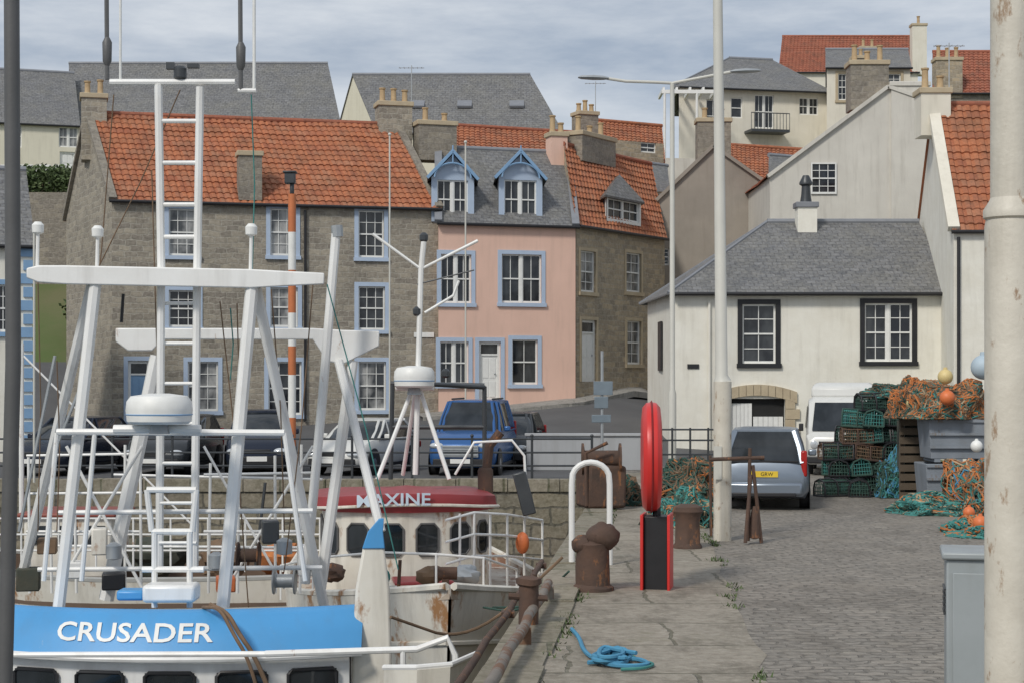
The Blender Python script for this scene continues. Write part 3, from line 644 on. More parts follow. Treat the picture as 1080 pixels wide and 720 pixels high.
shrub(20,190,87,1.0,'small green shrub by garden fence nearest the left edge'); shrub(45,192,87,1.2,'broad green shrub in the middle of the fenced garden'); shrub(68,188,87,.9,'small green shrub by the stone gable at garden fence'); shrub(105,330,73,1.2,'bush on the grass bank behind the stone gable')
# ------------------------------------------------------------ street furniture
def lamp_head(m,p,dx):
    m.loft([[p+Vector((dx*a,y*w,z*w*.6+.03*a)) for (y,z) in ((-.16,0),(-.1,.12),(.1,.12),(.16,0),(.1,-.08),(-.1,-.08))] for a,w in ((0,.4),(.15,.8),(.45,1),(.8,.75),(.9,.3))])
t=thing('street_lamp','tall twin armed street lamp standing in front of the harled gable houses','street lamp',(XY(709,50)))
m=MB(); m.tube([P(709,472,50)-Vector((0,0,.6)),P(709,415,50),P(709,410,50),P(709,88,50)],[.12,.12,.08,.065],12); m.build('pole',GREYP,t)
m=MB(); m.tube([P(709,88,50),P(690,87,50),P(660,86,50),P(640,83,50)],.045,8); m.build('arm',GREYP,t)
m=MB(); m.tube([P(709,95,50),P(709,88,50),P(730,84,50),P(772,76,50)],.045,8); m.build('arm',GREYP,t)
m=MB(); lamp_head(m,P(642,83,50),-1); m.build('lamp_head',GALV,t)
m=MB(); lamp_head(m,P(770,76,50),1); m.build('lamp_head',GALV,t)
t=thing('street_lamp','near cream lamp post with thick base rising out of the top of the photo','street lamp',XY(762,26.5))
m=MB(); m.tube([XY(762,26.5),P(762,402,26.5)],.14,20); m.build('base',CREAMP,t)
m=MB(); m.tube([P(762,402,26.5),P(761,395,26.5),P(757,0,26.5),P(756,-120,26.5)],[.14,.095,.075,.065],16); m.build('pole',GREYP,t)
m=MB(); m.tube([P(756,-118,26.5),P(745,-135,26.5),P(700,-140,26.5)],.04,8); lamp_head(m,P(702,-140,26.5),-1); m.build('lamp_head',GALV,t)
m=MB(); m.bar(P(757,470,26.35),P(757,505,26.35),.12,.02); m.build('access_door',GREYP,t,smooth=0)
t=thing('lamp_post','weathered cream steel post, closest thing at the right edge','post',XY(1066,9))
m=MB(); m.tube([XY(1066,9),P(1066,240,9),P(1066,232,9)],[.135,.135,.128],32); m.build('base',CREAMP,t)
m=MB(); m.lathe([(.128,0),(.142,.01),(.142,.05),(.11,.1),(.1,.13)],P(1066,232,9),32); m.build('collar',CREAMP,t)
m=MB(); m.tube([P(1066,216,9),P(1066,-150,9)],.105,32); m.build('pole',CREAMP,t)
t=thing('utility_cabinet','grey green metal utility cabinet at the lower right corner','cabinet',XY(1036,11.2))
c=XY(1036,11.4); m=MB(); m.box(c+Vector((0,0,.66)),(.48,.5,1.32),-.22); m.build('body',CAB,t,bevel=.012)
m=MB(); m.box(c+Vector((0,0,1.345)),(.54,.56,.05),-.22); m.build('lid',CAB,t,bevel=.015)
m=MB(); R=Matrix.Rotation(-.22,3,'Z'); m.box(c+R@Vector((0,-.262,.66)),(.4,.02,1.15),-.22); dd=m.build('door',CAB,t,bevel=.005)
m=MB(); m.box(c+R@Vector((.14,-.285,.8)),(.03,.03,.14),-.22); m.build('handle',BLACKP,dd,smooth=0)
m=MB(); [m.box(c+R@Vector((-.248,.0,.95+.04*i)),(.014,.3,.014),-.22) for i in range(5)]; m.build('vent',DGREY,t,smooth=0)
D=20.3;t=thing('lifebuoy_stand','red lifebuoy housing on a black and red cabinet at the quay edge','lifebuoy',XY(694,D)); an=-.082
m=MB(); m.box(P(694,583,D)+Vector((0,.14,0)),(.28,.34,.88),an-.1); m.build('cabinet',BLACKP,t,bevel=.01)
R=Matrix.Rotation(an-.1,3,'Z')
for s in(-1,1):
    m=MB(); m.box(P(694,583,D)+Vector((0,.14,0))+R@Vector((s*.16,-.02,.0)),(.035,.46,.93),an-.1); m.build('side_panel',REDP,t,bevel=.008)
m=MB(); c=P(688,482,D)+Vector((0,.15,0)); MR=Matrix.Rotation(an+.03,3,'Z')@Matrix.Rotation(math.pi/2,3,'Y')
prof=[(.0,-.12),(.42,-.12),(.55,-.105),(.6,-.06),(.61,-.0),(.6,.06),(.55,.105),(.42,.12),(.0,.12)]
m.lathe(prof,c,32,M3=MR)
for q in m.v: q.z=c.z+(q.z-c.z)*1.08
m.build('housing',REDP,t)
m=MB(); m.lathe([(.612,-.012),(.63,0),(.612,.012)],c,32,M3=MR)
for q in m.v: q.z=c.z+(q.z-c.z)*1.08
m.build('housing_seam',M('dark red seam',(.3,.02,.02)),t)
m=MB(); m.tube([P(694,545,D)+Vector((0,.15,0)),P(693,525,D)+Vector((0,.15,0))],.05,8); m.build('bracket',BLACKP,t)
def rough(m,a=.014,f=8):
    for v in m.v: v+=Vector((1,1,1))*a*noise.noise(v*f)
m=MB(); c=XY(625,20.2); m.lathe([(.24,0),(.24,.05),(.21,.08),(.2,.3),(.19,.5),(.2,.56),(.12,.6)],c,20); m.ball(c+Vector((.12,0,.64)),(.2,.19,.17),16,12,disp=.15); m.ball(c+Vector((-.12,0,.55)),(.13,.15,.12),12,8,disp=.2); rough(m,.02,7)
single(m,'mooring_bollard',RUST,'big rusty iron post with round ball head at quay edge beside the white hoop','bollard','mooring bollards on the quay',loc=c)
m=MB(); c=XY(725,25.3); m.lathe([(.22,0),(.22,.04),(.19,.08),(.18,.4),(.2,.5),(.23,.55),(.21,.62),(.1,.66)],c,20); rough(m)
single(m,'mooring_bollard',RUST,'short brown iron bollard between the red cabinet and the lamp post','bollard','mooring bollards on the quay',loc=c)
m=MB()
pts=[P(603,576,23)]+[P(603,510,23)]+[P(623-20*math.cos(a),505-18*math.sin(a),23) for a in [i*math.pi/10 for i in range(1,10)]]+[P(643,510,23),P(643,552,23)]
pts[-1].z=0.0;pts[0].z=-.2; m.tube(pts,.04,10); single(m,'ladder_hoop',WPAINT,'white tubular ladder hoop standing at the quay edge','handrail')
m=MB()
for s in(0,.5):
    m.tube([(edge(21.3)-.12,21.1+s,.1),(edge(21.3)-.12,21.1+s,-4)],.03,8)
for i in range(12): m.tube([(edge(21.3)-.12,21.1,-.2-.3*i),(edge(21.3)-.12,21.6,-.2-.3*i)],.018,6)
single(m,'quay_ladder',RUST,'rusty ladder down the quay wall','ladder')
def epipe(D0,D1,off,z,r,label,mt):
    m=MB(); n=10; m.tube([(edge(D0+(D1-D0)*i/n)+off+.012*math.sin(i*1.7),D0+(D1-D0)*i/n,z+.01*math.sin(i*2.3)) for i in range(n+1)],r,12)
    for D in (D0+.3,(D0+D1)/2,D1-.3): m.box((edge(D)+off,D,z/2),(.14,.18,z),0)
    single(m,'edge_pipe',mt,label,'pipe')
epipe(12.5,19.4,.2,.2,.05,'worn grey pipe rail along the quay edge nearest camera',PIPEG); epipe(13,23,-.14,.06,.035,'rusty pipe slung along the outside of the quay edge',RUST)
D=17.2; m=MB(); c=Vector((edge(D)+.14,D,0)); m.lathe([(.1,0),(.1,.42),(.13,.44),(.13,.5),(.05,.53)],c,14); m.tube([c+Vector((-.2,0,.32)),c+Vector((.2,0,.3))],.035,8); rough(m)
single(m,'rusty_stump',RUST,'rusty crossed stump on quay edge left of the blue rope','bollard')
t=thing('rusty_stand','rusty iron stand with two uprights and a crossbar right of lamp post','stand',XY(790,26))
D=26
for a,b_ in (((789,570,D),(791,472,D)),((803,572,D),(794,490,D)),((786,572,D-.2),(792,500,D))):
    m=MB(); m.tube([P(*a),P(*b_)],.028,8); m.build('leg',RUST,t)
m=MB(); m.tube([P(748,484,D),P(806,482,D)],.03,8); m.build('crossbar',RUST,t)
m=MB(); m.tube([P(749,480,D),P(750,565,D)],.022,8); m.build('upright',RUST,t)
m=MB(); m.lathe([(.02,0),(.09,.02),(.06,.4),(.03,.5)],P(796,568,D),10); m.build('weight',RUST,t)
t=thing('railing','grey iron railing along the far harbour wall','railing',(-8,42.7,0))
x0=-16.;x1=2.0
for z in(.35,.68,1.02):
    m=MB(); m.tube([(x0,42.7,z),(x1,42.7,z)],.024,6); m.build('rail',DGREY,t)
n=13
for i in range(n):
    x=x0+(x1-x0)*i/(n-1); m=MB(); m.tube([(x,42.7,0),(x,42.7,1.08)],.032,6); m.ball((x,42.7,1.1),.045,8,6); m.build('post',DGREY,t)
t=thing('railing','short dark railing between the twin lamp and the white house','railing',(5,48,0))
for z in(.4,.8,1.1):
    m=MB(); m.tube([XY(690,48)+Vector((0,0,z)),XY(765,48)+Vector((0,0,z))],.025,6); m.build('rail',DGREY,t)
for px in (690,709,728,747,765):
    m=MB(); q=XY(px,48); m.tube([q,q+Vector((0,0,1.15))],.03,6); m.build('post',DGREY,t)
m=MB(); m.box(XY(622,47.2)+Vector((0,0,.47)),(3.5,.3,.94)); m.box(XY(622,47.2)+Vector((0,0,.98)),(3.6,.4,.08)); single(m,'parapet',CONC,'low pale grey concrete parapet at the foot of the sloping road','wall',bevel=.02)
D=44.5;t=thing('sign_post','grey post carrying road signs seen from the back','sign',XY(635,D))
m=MB(); m.tube([XY(635,D),P(635,370,D)],.04,8); m.build('pole',GALV,t)
SGN=M('sign back grey',(.22,.27,.31),None,3,.5,.3)
m=MB(); m.box(P(636,409,D)-Vector((0,.06,0)),(.5,.02,.36)); m.build('sign_panel',SGN,t,bevel=.01)
m=MB(); m.box(P(634,424,D)-Vector((0,.06,0)),(.36,.02,.3)); m.build('sign_panel',SGN,t,bevel=.01)
m=MB(); m.box(P(634,441,D)-Vector((0,.06,0)),(.5,.02,.2)); m.build('sign_panel',SGN,t,bevel=.01)
D=43.2;t=thing('navigation_mark','slim pole banded orange and white carrying a lantern above the parked cars','navigation light',XY(308,D))
OR2=M('dull orange band',(.60,.19,.07),None,3,.6)
ys=[(470,440,OR2),(440,395,SASH),(395,365,OR2),(365,330,SASH),(330,285,OR2),(285,245,SASH),(245,205,OR2)]
m=MB(); m.tube([XY(308,D),P(308,470,D)],.09,10); m.build('base',GREYP,t)
for a,b_,mt in ys:
    m=MB(); m.tube([P(308,a,D),P(308,b_,D)],.1,12); m.build('band',mt,t)
m=MB(); m.tube([P(308,205,D),P(308,194,D)],.06,8); m.box(P(306,188,D),(.26,.26,.3)); m.box(P(306,182,D),(.34,.34,.05)); m.build('lantern',DGREY,t,bevel=.02)
# ------------------------------------------------------------ vehicles (front = +Y local)
def wheel(t,x,y,r=.31,w=.2):
    m=MB(); m.lathe([(r*.55,-w/2),(r*.92,-w/2),(r,-w/2+.03),(r,w/2-.03),(r*.92,w/2),(r*.55,w/2)],(x,y,r),24,'X'); o=m.build('wheel',BLACKR,t,local=True)
    m=MB(); s=1 if x>0 else -1; m.lathe([(r*.6,-.01),(r*.6,.0),(r*.5,.015),(r*.15,.03),(.02,.03)],(x+s*(w/2-.01),y,r),20,M3=Matrix.Rotation(s*math.pi/2,3,'Y')); m.build('rim',HUB,o,local=True)
def car(name,label,paint,L=4.2,W=1.75,H=1.5,kind='hatch',belt=.92):
    t=thing(name,label,'car',(0,0,0)); w=W/2
    if kind=='mpv': gh=(-L/2+.08,L/2-.85,-L/2+.42,L/2-1.75); hood=.86
    elif kind=='suv': gh=(-L/2+.1,L/2-1.15,-L/2+.35,L/2-1.75); hood=1.05; belt=1.12
    else: gh=(-L/2+.1,L/2-1.05,-L/2+.65,L/2-1.85); hood=.82
    zs=.22; st=[(-L/2,.80,zs+.16,belt-.22),(-L/2+.06,.92,zs+.05,belt-.05),(-L/2+.35,.99,zs,belt),(0,1,zs,belt),(gh[1]-.1,.99,zs,belt),(gh[1]+.25,.985,zs,(belt+hood)/2+.03),(L/2-.35,.95,zs,hood-.05),(L/2-.08,.86,zs+.03,hood-.2),(L/2,.74,zs+.14,hood-.32)]
    rings=[]
    for y,f,z0,z1 in st:
        a=w*f; h=z1-z0
        rg=[(a*.9,z0),(a*.985,z0+h*.2),(a,z0+h*.5),(a*.975,z0+h*.82),(a*.90,z1),(a*.6,z1+.035),(0,z1+.045)]
        rings.append([(x,y,z) for x,z in rg]+[(-x,y,z) for x,z in rg[::-1][1:]])
    m=MB(); m.loft(rings); m.build('body',paint,t,smooth=50,local=True)
    yb0,yb1,yt0,yt1=gh; zt=H-.05; wb=w*.9; wt=w*.70
    def ring(z,f):
        q=lambda a,b:a+(b-a)*f; xx=q(wb,wt); y0=q(yb0,yt0);y1=q(yb1,yt1); return [(xx*.93,y0,z),(xx,y0+.12,z),(xx,y1-.15,z),(xx*.85,y1,z),(-xx*.85,y1,z),(-xx,y1-.15,z),(-xx,y0+.12,z),(-xx*.93,y0,z)]
    m=MB(); m.loft([ring(belt-.03,0),ring(belt+(zt-belt)*.5,.44),ring(zt,1)]); m.build('windows',CGLASS,t,smooth=40,local=True)
    m=MB(); r0=ring(zt-.05,.99);r0=[(x*1.02,y,z) for x,y,z in r0]; r1=[(x*1.0,y,z+.05) for x,y,z in ring(zt-.02,1)]; r2=[(x*.8,(y-(yt0+yt1)/2)*.9+(yt0+yt1)/2,H) for x,y,z in ring(zt,1)]; m.loft([r0,r1,r2]); m.build('roof',paint,t,smooth=60,local=True)
    m=MB(); A=ring(belt-.03,0);B=ring(zt,1)
    for i in (0,2,3,4,5,7): m.tube([A[i],((A[i][0]+B[i][0])/2+(.02 if A[i][0]>0 else -.02),(A[i][1]+B[i][1])/2,(A[i][2]+B[i][2])/2),B[i]],.04 if i not in(0,7) else .065,6)
    for s in(1,-1):
        m.tube([(s*(wb+.005),0,belt-.02),(s*(wt+.01),-.02,zt)],.04,6)
        m.tube([(s*(wb+.01),yb0+.1,belt),(s*(wb+.01),yb1-.2,belt)],.025,6)
    m.build('pillars',paint,t,local=True)
    for x in(-w+.1,w-.1):
        for y in(-L/2+.78,L/2-.82): wheel(t,x,y)
    for s in(1,-1):
        for y in(-L/2+.78,L/2-.82): m=MB(); m.lathe([(.36,-.012),(.385,0),(.36,.012)],(s*(w-.005),y,.33),24,'X'); m.build('wheel_arch',PLASB,t,local=True)
        m=MB(); m.box((s*(w-.02),0,.26),(.05,L-2.6,.08)); m.build('sill_trim',PLASB,t,local=True)
    for s in(1,-1):
        m=MB()
        if kind in('mpv','suv'): m.box((s*w*.87,-L/2+.09,belt-.02),(.12,.1,.5),0)
        else: m.box((s*w*.78,-L/2+.05,belt-.2),(.32,.14,.18),0)
        m.build('tail_light',LAMPR,t,bevel=.03,local=True)
        m=MB(); m.ball((s*w*.68,L/2-.1,hood-.26),(.2,.14,.09),12,8); m.build('headlight',LAMPW,t,local=True)
        m=MB(); m.box((s*(w+.07),yb1-.45,belt+.08),(.17,.1,.13)); m.build('mirror',paint,t,bevel=.03,local=True)
    m=MB(); m.box((0,-L/2+.0,.42),(W*.84,.14,.24)); m.build('rear_bumper',paint if kind=='mpv' else PLASB,t,bevel=.05,local=True)
    m=MB(); m.box((0,-L/2-.03,.31),(W*.7,.1,.08)); m.build('bumper_skirt',PLASB,t,bevel=.02,local=True)
    m=MB(); m.box((0,L/2-.03,.36),(W*.78,.12,.2)); m.box((0,L/2-.02,.56),(W*.4,.05,.12)); m.build('front_bumper',PLASB,t,bevel=.03,local=True)
    m=MB(); m.box((0,-L/2-.015,.70),(.52,.02,.115)); m.build('number_plate',PLATE,t,smooth=0,local=True)
    m=MB(); m.box((0,L/2+.035,.4),(.52,.02,.115)); m.build('number_plate',SASH,t,smooth=0,local=True)
    m=MB(); m.box((0,-L/2+.1,belt+.02),(W*.74,.04,.03)); m.tube([(0,yb0-.01+.0,belt+.05),(-.35,yb0+.1,belt+.13)],.012,5); m.build('trim',PLASB,t,local=True)
    return t
def put(t,px,D,rz,z=0): t.location=XY(px,D)+Vector((0,0,z)); t.rotation_euler=(0,0,rz)
t=car('parked_car','silver blue estate car parked on the quay beside the lamp post, seen from behind',SILVER,4.1,1.72,1.55,'mpv'); put(t,808,34.6,-.165)
text('GRW',.1,'plate_text',BLACKP,t,lambda v:Vector((v.x+.05,-2.078-v.z*.2,.668+v.y)))
t2=car('parked_car','white hatchback behind the railing left of the blue four wheel drive',CWHITE,4.0,1.7,1.45); put(t2,384,46,math.radians(160)); t2['group']='cars on the far quay'
t3=car('parked_car','blue four wheel drive facing the harbour in front of the pink house',CBLUE,4.4,1.85,1.95,'suv'); put(t3,500,46.2,math.radians(172)); t3['group']='cars on the far quay'
t4=car('parked_car','dark navy car at the left behind the railing',CDARK,4.2,1.75,1.5); put(t4,78,46,math.radians(165)); t4['group']='cars on the far quay'
t5=car('parked_car','charcoal grey car behind the mast gantry legs',CGREY,4.2,1.75,1.55,'mpv'); put(t5,185,46.2,math.radians(175)); t5['group']='cars on the far quay'
t6=dup(t4,XY(276,46.4),math.radians(185),'dark blue car parked beside the orange and white pole','cars on the far quay',(1,1,1.12))
t7=dup(t5,XY(538,49.5),math.radians(172),'charcoal car half hidden on the right of the blue four wheel drive','cars on the far quay')
m=MB(); m.box((0,2.25,.66),(.95,.05,.3)); [m.box((0,2.29,.56+.07*i),(.9,.02,.02)) for i in range(4)]; m.build('grille',GALV,t3,local=True,smooth=0)
for s in (1,-1):
    m=MB(); m.tube([(s*.55,-1.6,1.98),(s*.55,.3,1.98)],.025,6); m.build('roof_rail',PLASB,t3,local=True)
t=thing('camper_van','white high roofed camper van parked by the white house garage','van',(0,0,0)); L=4.6;W=1.95;w=W/2
rings=[]
for y,f,z1 in((-2.3,.93,1.9),(-2.2,1,2.05),(1.2,1,2.05),(1.5,.97,1.95),(2.05,.95,1.15),(2.28,.9,1.02),(2.32,.85,.9)):
    a=w*f; rings.append([(a*.97,y,.3),(a,y,.6),(a,y,min(1.2,z1-.1)),(a*.93,y,z1-.08),(a*.8,y,z1),(-a*.8,y,z1),(-a*.93,y,z1-.08),(-a,y,min(1.2,z1-.1)),(-a,y,.6),(-a*.97,y,.3)])
m=MB(); m.loft(rings); m.build('body',CWHITE,t,smooth=50,local=True,bevel=.02)
m=MB(); m.loft([[(w*.86*f,y0,z),(w*.86*f,y1,z),(-w*.86*f,y1,z),(-w*.86*f,y0,z)] for f,y0,y1,z in((1,-2.15,1.15,2.03),(.99,-2.12,1.1,2.3),(.86,-1.95,.85,2.42))]); m.build('high_roof',CWHITE,t,smooth=40,bevel=.06,local=True)
m=MB(); m.add([(w*.8,2.08,1.17),(-w*.8,2.08,1.17),(-w*.74,1.56,1.9),(w*.74,1.56,1.9)],[(0,1,2,3)]); m.build('windscreen',CGLASS,t,local=True)
for s in(1,-1):
    for (y0,y1) in((1.0,1.55),(.0,.85),(-1.0,-.15),(-2.0,-1.15)):
        m=MB(); m.add([(s*(w+.012),y0,1.22),(s*(w+.012),y1,1.22),(s*(w*.955),y1-.02,1.8),(s*(w*.955),y0+.02,1.8)],[(0,1,2,3)]); m.build('window',CGLASS,t,local=True)
    wheel(t,s*(w-.1),1.4,.32);wheel(t,s*(w-.1),-1.35,.32)
    m=MB(); m.lathe([(.1,0),(.1,.05),(.06,.07)],(s*.72,2.3,.82),14,M3=Matrix.Rotation(-math.pi/2,3,'X')); m.build('headlight',LAMPW,t,local=True)
    m=MB(); m.box((s*(w+.1),1.75,1.25),(.12,.06,.2)); m.build('mirror',PLASB,t,bevel=.02,local=True)
m=MB(); m.box((0,2.33,.42),(W*.92,.14,.18)); m.build('bumper',PLASB,t,bevel=.03,local=True)
m=MB(); m.box((0,2.315,.82),(1.2,.03,.16)); m.build('grille',PLASB,t,local=True,smooth=0)
m=MB(); m.box((0,2.42,.42),(.52,.02,.11)); m.build('number_plate',SASH,t,local=True,smooth=0)
put(t,890,46.5,math.radians(168))
# ------------------------------------------------------------ creels, nets
def creel(label,net,frm):
    ct=thing('creel',label,'lobster creel',(0,0,0),'lobster creels stacked on the quay'); a,b=.33,.22
    m=MB(); m.tube([(-a,-b,.02),(a,-b,.02),(a,b,.02),(-a,b,.02),(-a,-b,.02)],.022,5)
    hoop=lambda x:[(x,-b,.02),(x,-b,.18),(x,-b*.75,.32),(x,0,.38),(x,b*.75,.32),(x,b,.18),(x,b,.02)]
    for x in(-a,0,a): m.tube(hoop(x),.02,5)
    for k in(2,3,4): m.tube([hoop(-a)[k],hoop(a)[k]],.015,4)
    m.build('frame',frm,ct,local=True)
    m=MB()
    for i in range(1,16):
        x=-a+2*a*i/16; m.tube([(x+random.uniform(-.01,.01),q[1]*.97,q[2]*.98) for q in hoop(x)],.007,3,cap=False)
    for j in range(13):
        an=j/12; h=hoop(0); f=an*(len(h)-1); k=min(int(f),len(h)-2); fr=f-k; y=h[k][1]*(1-fr)+h[k+1][1]*fr;z=h[k][2]*(1-fr)+h[k+1][2]*fr
        m.tube([(-a,y,z),(0,y*.93,z*.95),(a,y,z)],.007,3,cap=False)
    for x in(-a,a):
        for j in range(-3,4): m.tube([(x,j*.06,.03),(x,j*.055,.36-abs(j)*.04)],.007,3,cap=False)
        for z in(.1,.18,.26): m.tube([(x,-b,z),(x,b,z)],.007,3,cap=False)
    m.build('netting',net,ct,local=True)
    m=MB()
    pts=[Vector((random.uniform(-.27,.27),random.uniform(-.17,.17),random.uniform(.05,.28))) for _ in range(16)]; m.tube(pts,.016,4); m.build('rope_coil',NETB if net is NETG else NETD,ct,local=True)
    for y in(-.15,-.05,.05,.15): m=MB(); m.box((0,y,.015),(a*2,.05,.02)); m.build('base_slat',BARK,ct,local=True,smooth=0)
    return ct
cA=creel('green netted lobster creel in the tall stack left of the net heap',NETG,NETD); cB=creel('dark green netted lobster creel in the tall stack left of the net heap',NETD,BLACKP); cC=creel('brown netted lobster creel in the tall stack left of the net heap',NETB,RUST)
used=set()
for lay in range(6):
    for row in range(2):
        for cx in range((5,5,5,4,4,3)[lay]):
            px=952-cx*17+random.uniform(-4,4); D=37.6+row*.6+random.uniform(-.1,.1)
            loc=XY(px,D)+Vector((0,0,lay*.36+random.uniform(0,.03))); rz=random.uniform(-.35,.35)+random.choice((0,0,math.pi/2)); k=random.choice((0,1,1,1,2)); pr=(cA,cB,cC)[k]
            if k not in used: used.add(k); pr.location=loc; pr.rotation_euler=(0,0,rz)
            else: dup(pr,loc,rz,rx=random.uniform(-.08,.08),ry=random.uniform(-.14,.14))
for (px,D,z,rz,l) in((878,36.6,0,.4,'single creel on the ground left of the tall stack'),(906,36.5,0,1.4,'second creel on the ground in front of the tall stack')):
    dup(cB,XY(px,D)+Vector((0,0,z)),rz,l)
def heap(name,label,c,r,cols,ns=120,seed=1,cat='fishing nets',seg=26,tr=.014):
    rnd=random.Random(seed); c=Vector(c)
    t=thing(name,label,cat,c)
    def surf(d):
        q=1+.45*noise.noise(d*1.7+Vector((seed*3.1,0,0)))+.2*noise.noise(d*4.5)
        v=Vector((d.x*r[0],d.y*r[1],d.z*r[2]))*q; v.z=max(v.z,-.0); return c+v
    m=MB(); n=26;mm=14
    for i in range(mm+1):
        ph=math.pi*.5*i/mm
        for k in range(n):
            th=2*math.pi*k/n; d=Vector((math.sin(ph)*math.cos(th),math.sin(ph)*math.sin(th),math.cos(ph))); p=surf(d); m.v.append(c+(p-c)*.95)
    for i in range(mm):
        for k in range(n): m.f.append((i*n+k,(i+1)*n+k,(i+1)*n+(k+1)%n,i*n+(k+1)%n))
    m.build('heap_core',NETDK,t)
    for ci,(mt,frac) in enumerate(cols):
        m=MB(); reg=Vector((rnd.gauss(0,1),rnd.gauss(0,1)-1,abs(rnd.gauss(0,1)))).normalized()
        for s in range(int(ns*frac)):
            d=(reg*rnd.uniform(.3,1.6)+Vector((rnd.gauss(0,1),rnd.gauss(0,1)-.4,abs(rnd.gauss(0,.8))))*.8)
            d.normalize(); vel=Vector((rnd.gauss(0,1),rnd.gauss(0,1),rnd.gauss(0,1)))*.12; pts=[]
            for k in range(seg):
                vel+=Vector((rnd.gauss(0,1),rnd.gauss(0,1),rnd.gauss(0,1)))*.045; vel*=.93
                d=(d+vel).normalized()
                if d.z<.02: d.z=.02; vel.z=abs(vel.z)
                p=surf(d); pts.append(p+(p-c).normalized()*rnd.uniform(0,.07))
            m.tube(pts,tr*rnd.uniform(.7,1.6),4,cap=False)
        m.build('net_strands',mt,t)
    return t
def bin_(px,D,zb,w,h,label):
    t=thing('fish_bin',label,'fish bin',XY(px,D)+Vector((0,0,zb)),'grey fish bins under the nets')
    c=XY(px,D); m=MB(); m.loft([[(c.x+sx*w/2*f,c.y+sy*.5*f,zb+z) for sx,sy in((-1,-1),(1,-1),(1,1),(-1,1))] for f,z in((.9,0.06),(1,h),(.93,h),(.84,.12))]); m.build('tub',BINM,t,smooth=0,bevel=.02)
    for q in(.35,.65,.95):
        m=MB(); m.box((c.x,c.y-.51,zb+h*q),(w*.97,.05,.05)); m.build('rib',BINM,t,smooth=0)
    for s in(-1,0,1):
        m=MB(); m.box((c.x+s*w*.35,c.y,zb+.03),(.12,.9,.06)); m.build('foot',BINM,t,smooth=0)
bin_(1003,34,0,1.25,.85,'lower grey fish bin at the foot of the net heap'); bin_(1006,34.05,.88,1.25,.85,'upper grey fish bin directly under the orange nets')
heap('net_heap','heap of orange and brown nets piled on the grey fish bins',XY(1003,34.1)+Vector((0,0,1.72)),(.92,.7,.72),[(NETO,.9),(NETB,.8),(NETG,.3),(NETT,.2),(NETD,.5)],170,3)
heap('net_heap','smaller green brown net heap at the left end of the piled nets',XY(966,35.3)+Vector((0,0,1.7)),(.5,.5,.72),[(NETB,.8),(NETD,.6),(NETO,.8)],90,5)
t=thing('pallet_crate','dark slatted crate standing between creels and grey bins','crate',XY(964,35.8))
for k in range(9):
    m=MB(); m.box(XY(964,35.4)+Vector((0,0,.1+k*.19)),(.6,.05,.14),.05); m.build('slat',BARK,t,smooth=0)
for s in(-1,1):
    m=MB(); m.box(XY(964,35.5)+Vector((s*.26,0,.86)),(.08,.1,1.72),.05); m.build('corner_post',BARK,t,smooth=0)
m=MB(); m.box(XY(964,35.85)+Vector((0,0,.84)),(.56,.6,1.6),.05); m.build('crate_body',NETDK,t,smooth=0)
heap('net_heap','pile of orange, brown and teal nets against the bins at the right',XY(1044,31.8),(.72,.8,1.1),[(NETO,.9),(NETG,.6),(NETT,.2),(NETBL,.2),(NETB,.7)],150,8)
heap('net_heap','low teal net pile spread on the setts beside the bins',XY(980,32.2),(.75,.9,.26),[(NETG,1),(NETD,.5),(NETO,.25),(NETT,.2)],90,11)
heap('net_heap','small flat twist of teal net nearest the camera on the setts',XY(1030,27.6),(.45,.9,.2),[(NETG,.9),(NETO,.5)],70,12)
heap('net_heap','blue grey net bundle leaning against the lobster creels',XY(945,36.3),(.42,.4,.85),[(NETBL,.6),(NETD,.6),(NETG,.5)],90,14)
heap('net_heap','dark green net thrown over the top of the creel stack',XY(945,38)+Vector((0,0,2.1)),(.7,.5,.25),[(NETD,.9),(NETB,.6),(NETG,.3)],90,27)
heap('net_heap','teal nets heaped behind the red lifebuoy housing',XY(718,29.5),(.62,.9,.5),[(NETG,.8),(NETD,.6),(NETO,.15),(NETT,.15)],110,16)
heap('net_heap','green brown net heap further back beside the lamp base',XY(730,36),(.75,.9,.8),[(NETD,.8),(NETB,.7),(NETO,.2)],110,17)
for (px,py,D,r,mt,l) in((997,397,33.2,.15,YELLOW,'pale yellow buoy on top of the orange net heap'),(999,419,33.1,.15,ORANGE,'orange buoy half way up the net heap'),(1034,551,27.0,.12,ORANGE,'orange buoy lying on the nearest teal net'),(1037,387,33,.24,M('buoy blue white',(.45,.55,.62)),'pale blue buoy at the far right of the net heap'),(962,425,34.6,.12,YELLOW,'small cream buoy on the left net heap'),(1022,540,28,.1,ORANGE,'small orange float on the ground by the nets'),(1030,470,31.0,.11,SASH,'small white float on the right net pile')):
    m=MB(); c=P(px,py,D); m.ball(c,r,16,10); m.lathe([(r*.3,0),(r*.25,r*.3),(r*.1,r*.32)],c+Vector((0,0,r*.92)),10); single(m,'buoy',mt,l,'buoy')
m=MB()
def rope(pts,r,mb,n=6,it=3):
    pts=[Vector(p) for p in pts]
    for _ in range(it):
        q=[pts[0]]
        for i in range(len(pts)-1): q+= [pts[i].lerp(pts[i+1],.25),pts[i].lerp(pts[i+1],.75)]
        q.append(pts[-1]); pts=q
    mb.tube(pts,r,n)
G=lambda px,py,h=.04:XY(px,CZ*K/(py-HZ)) +Vector((0,0,h))
rr_=random.Random(4)
rope([G(603,668,.05),G(611,676),G(615,690),G(628,700),G(650,697),G(641,688),G(626,694),G(640,707),G(690,706),G(672,698),G(650,701),G(620,703)],.02,m)
pts=[]
for i in range(34):
    a=i*.95; pts.append(G(645+rr_.uniform(10,26)*math.cos(a)+rr_.gauss(0,3),700+rr_.uniform(3,8)*math.sin(a),.03+.002*i+rr_.uniform(0,.03)))
rope(pts,.02,m,it=2)
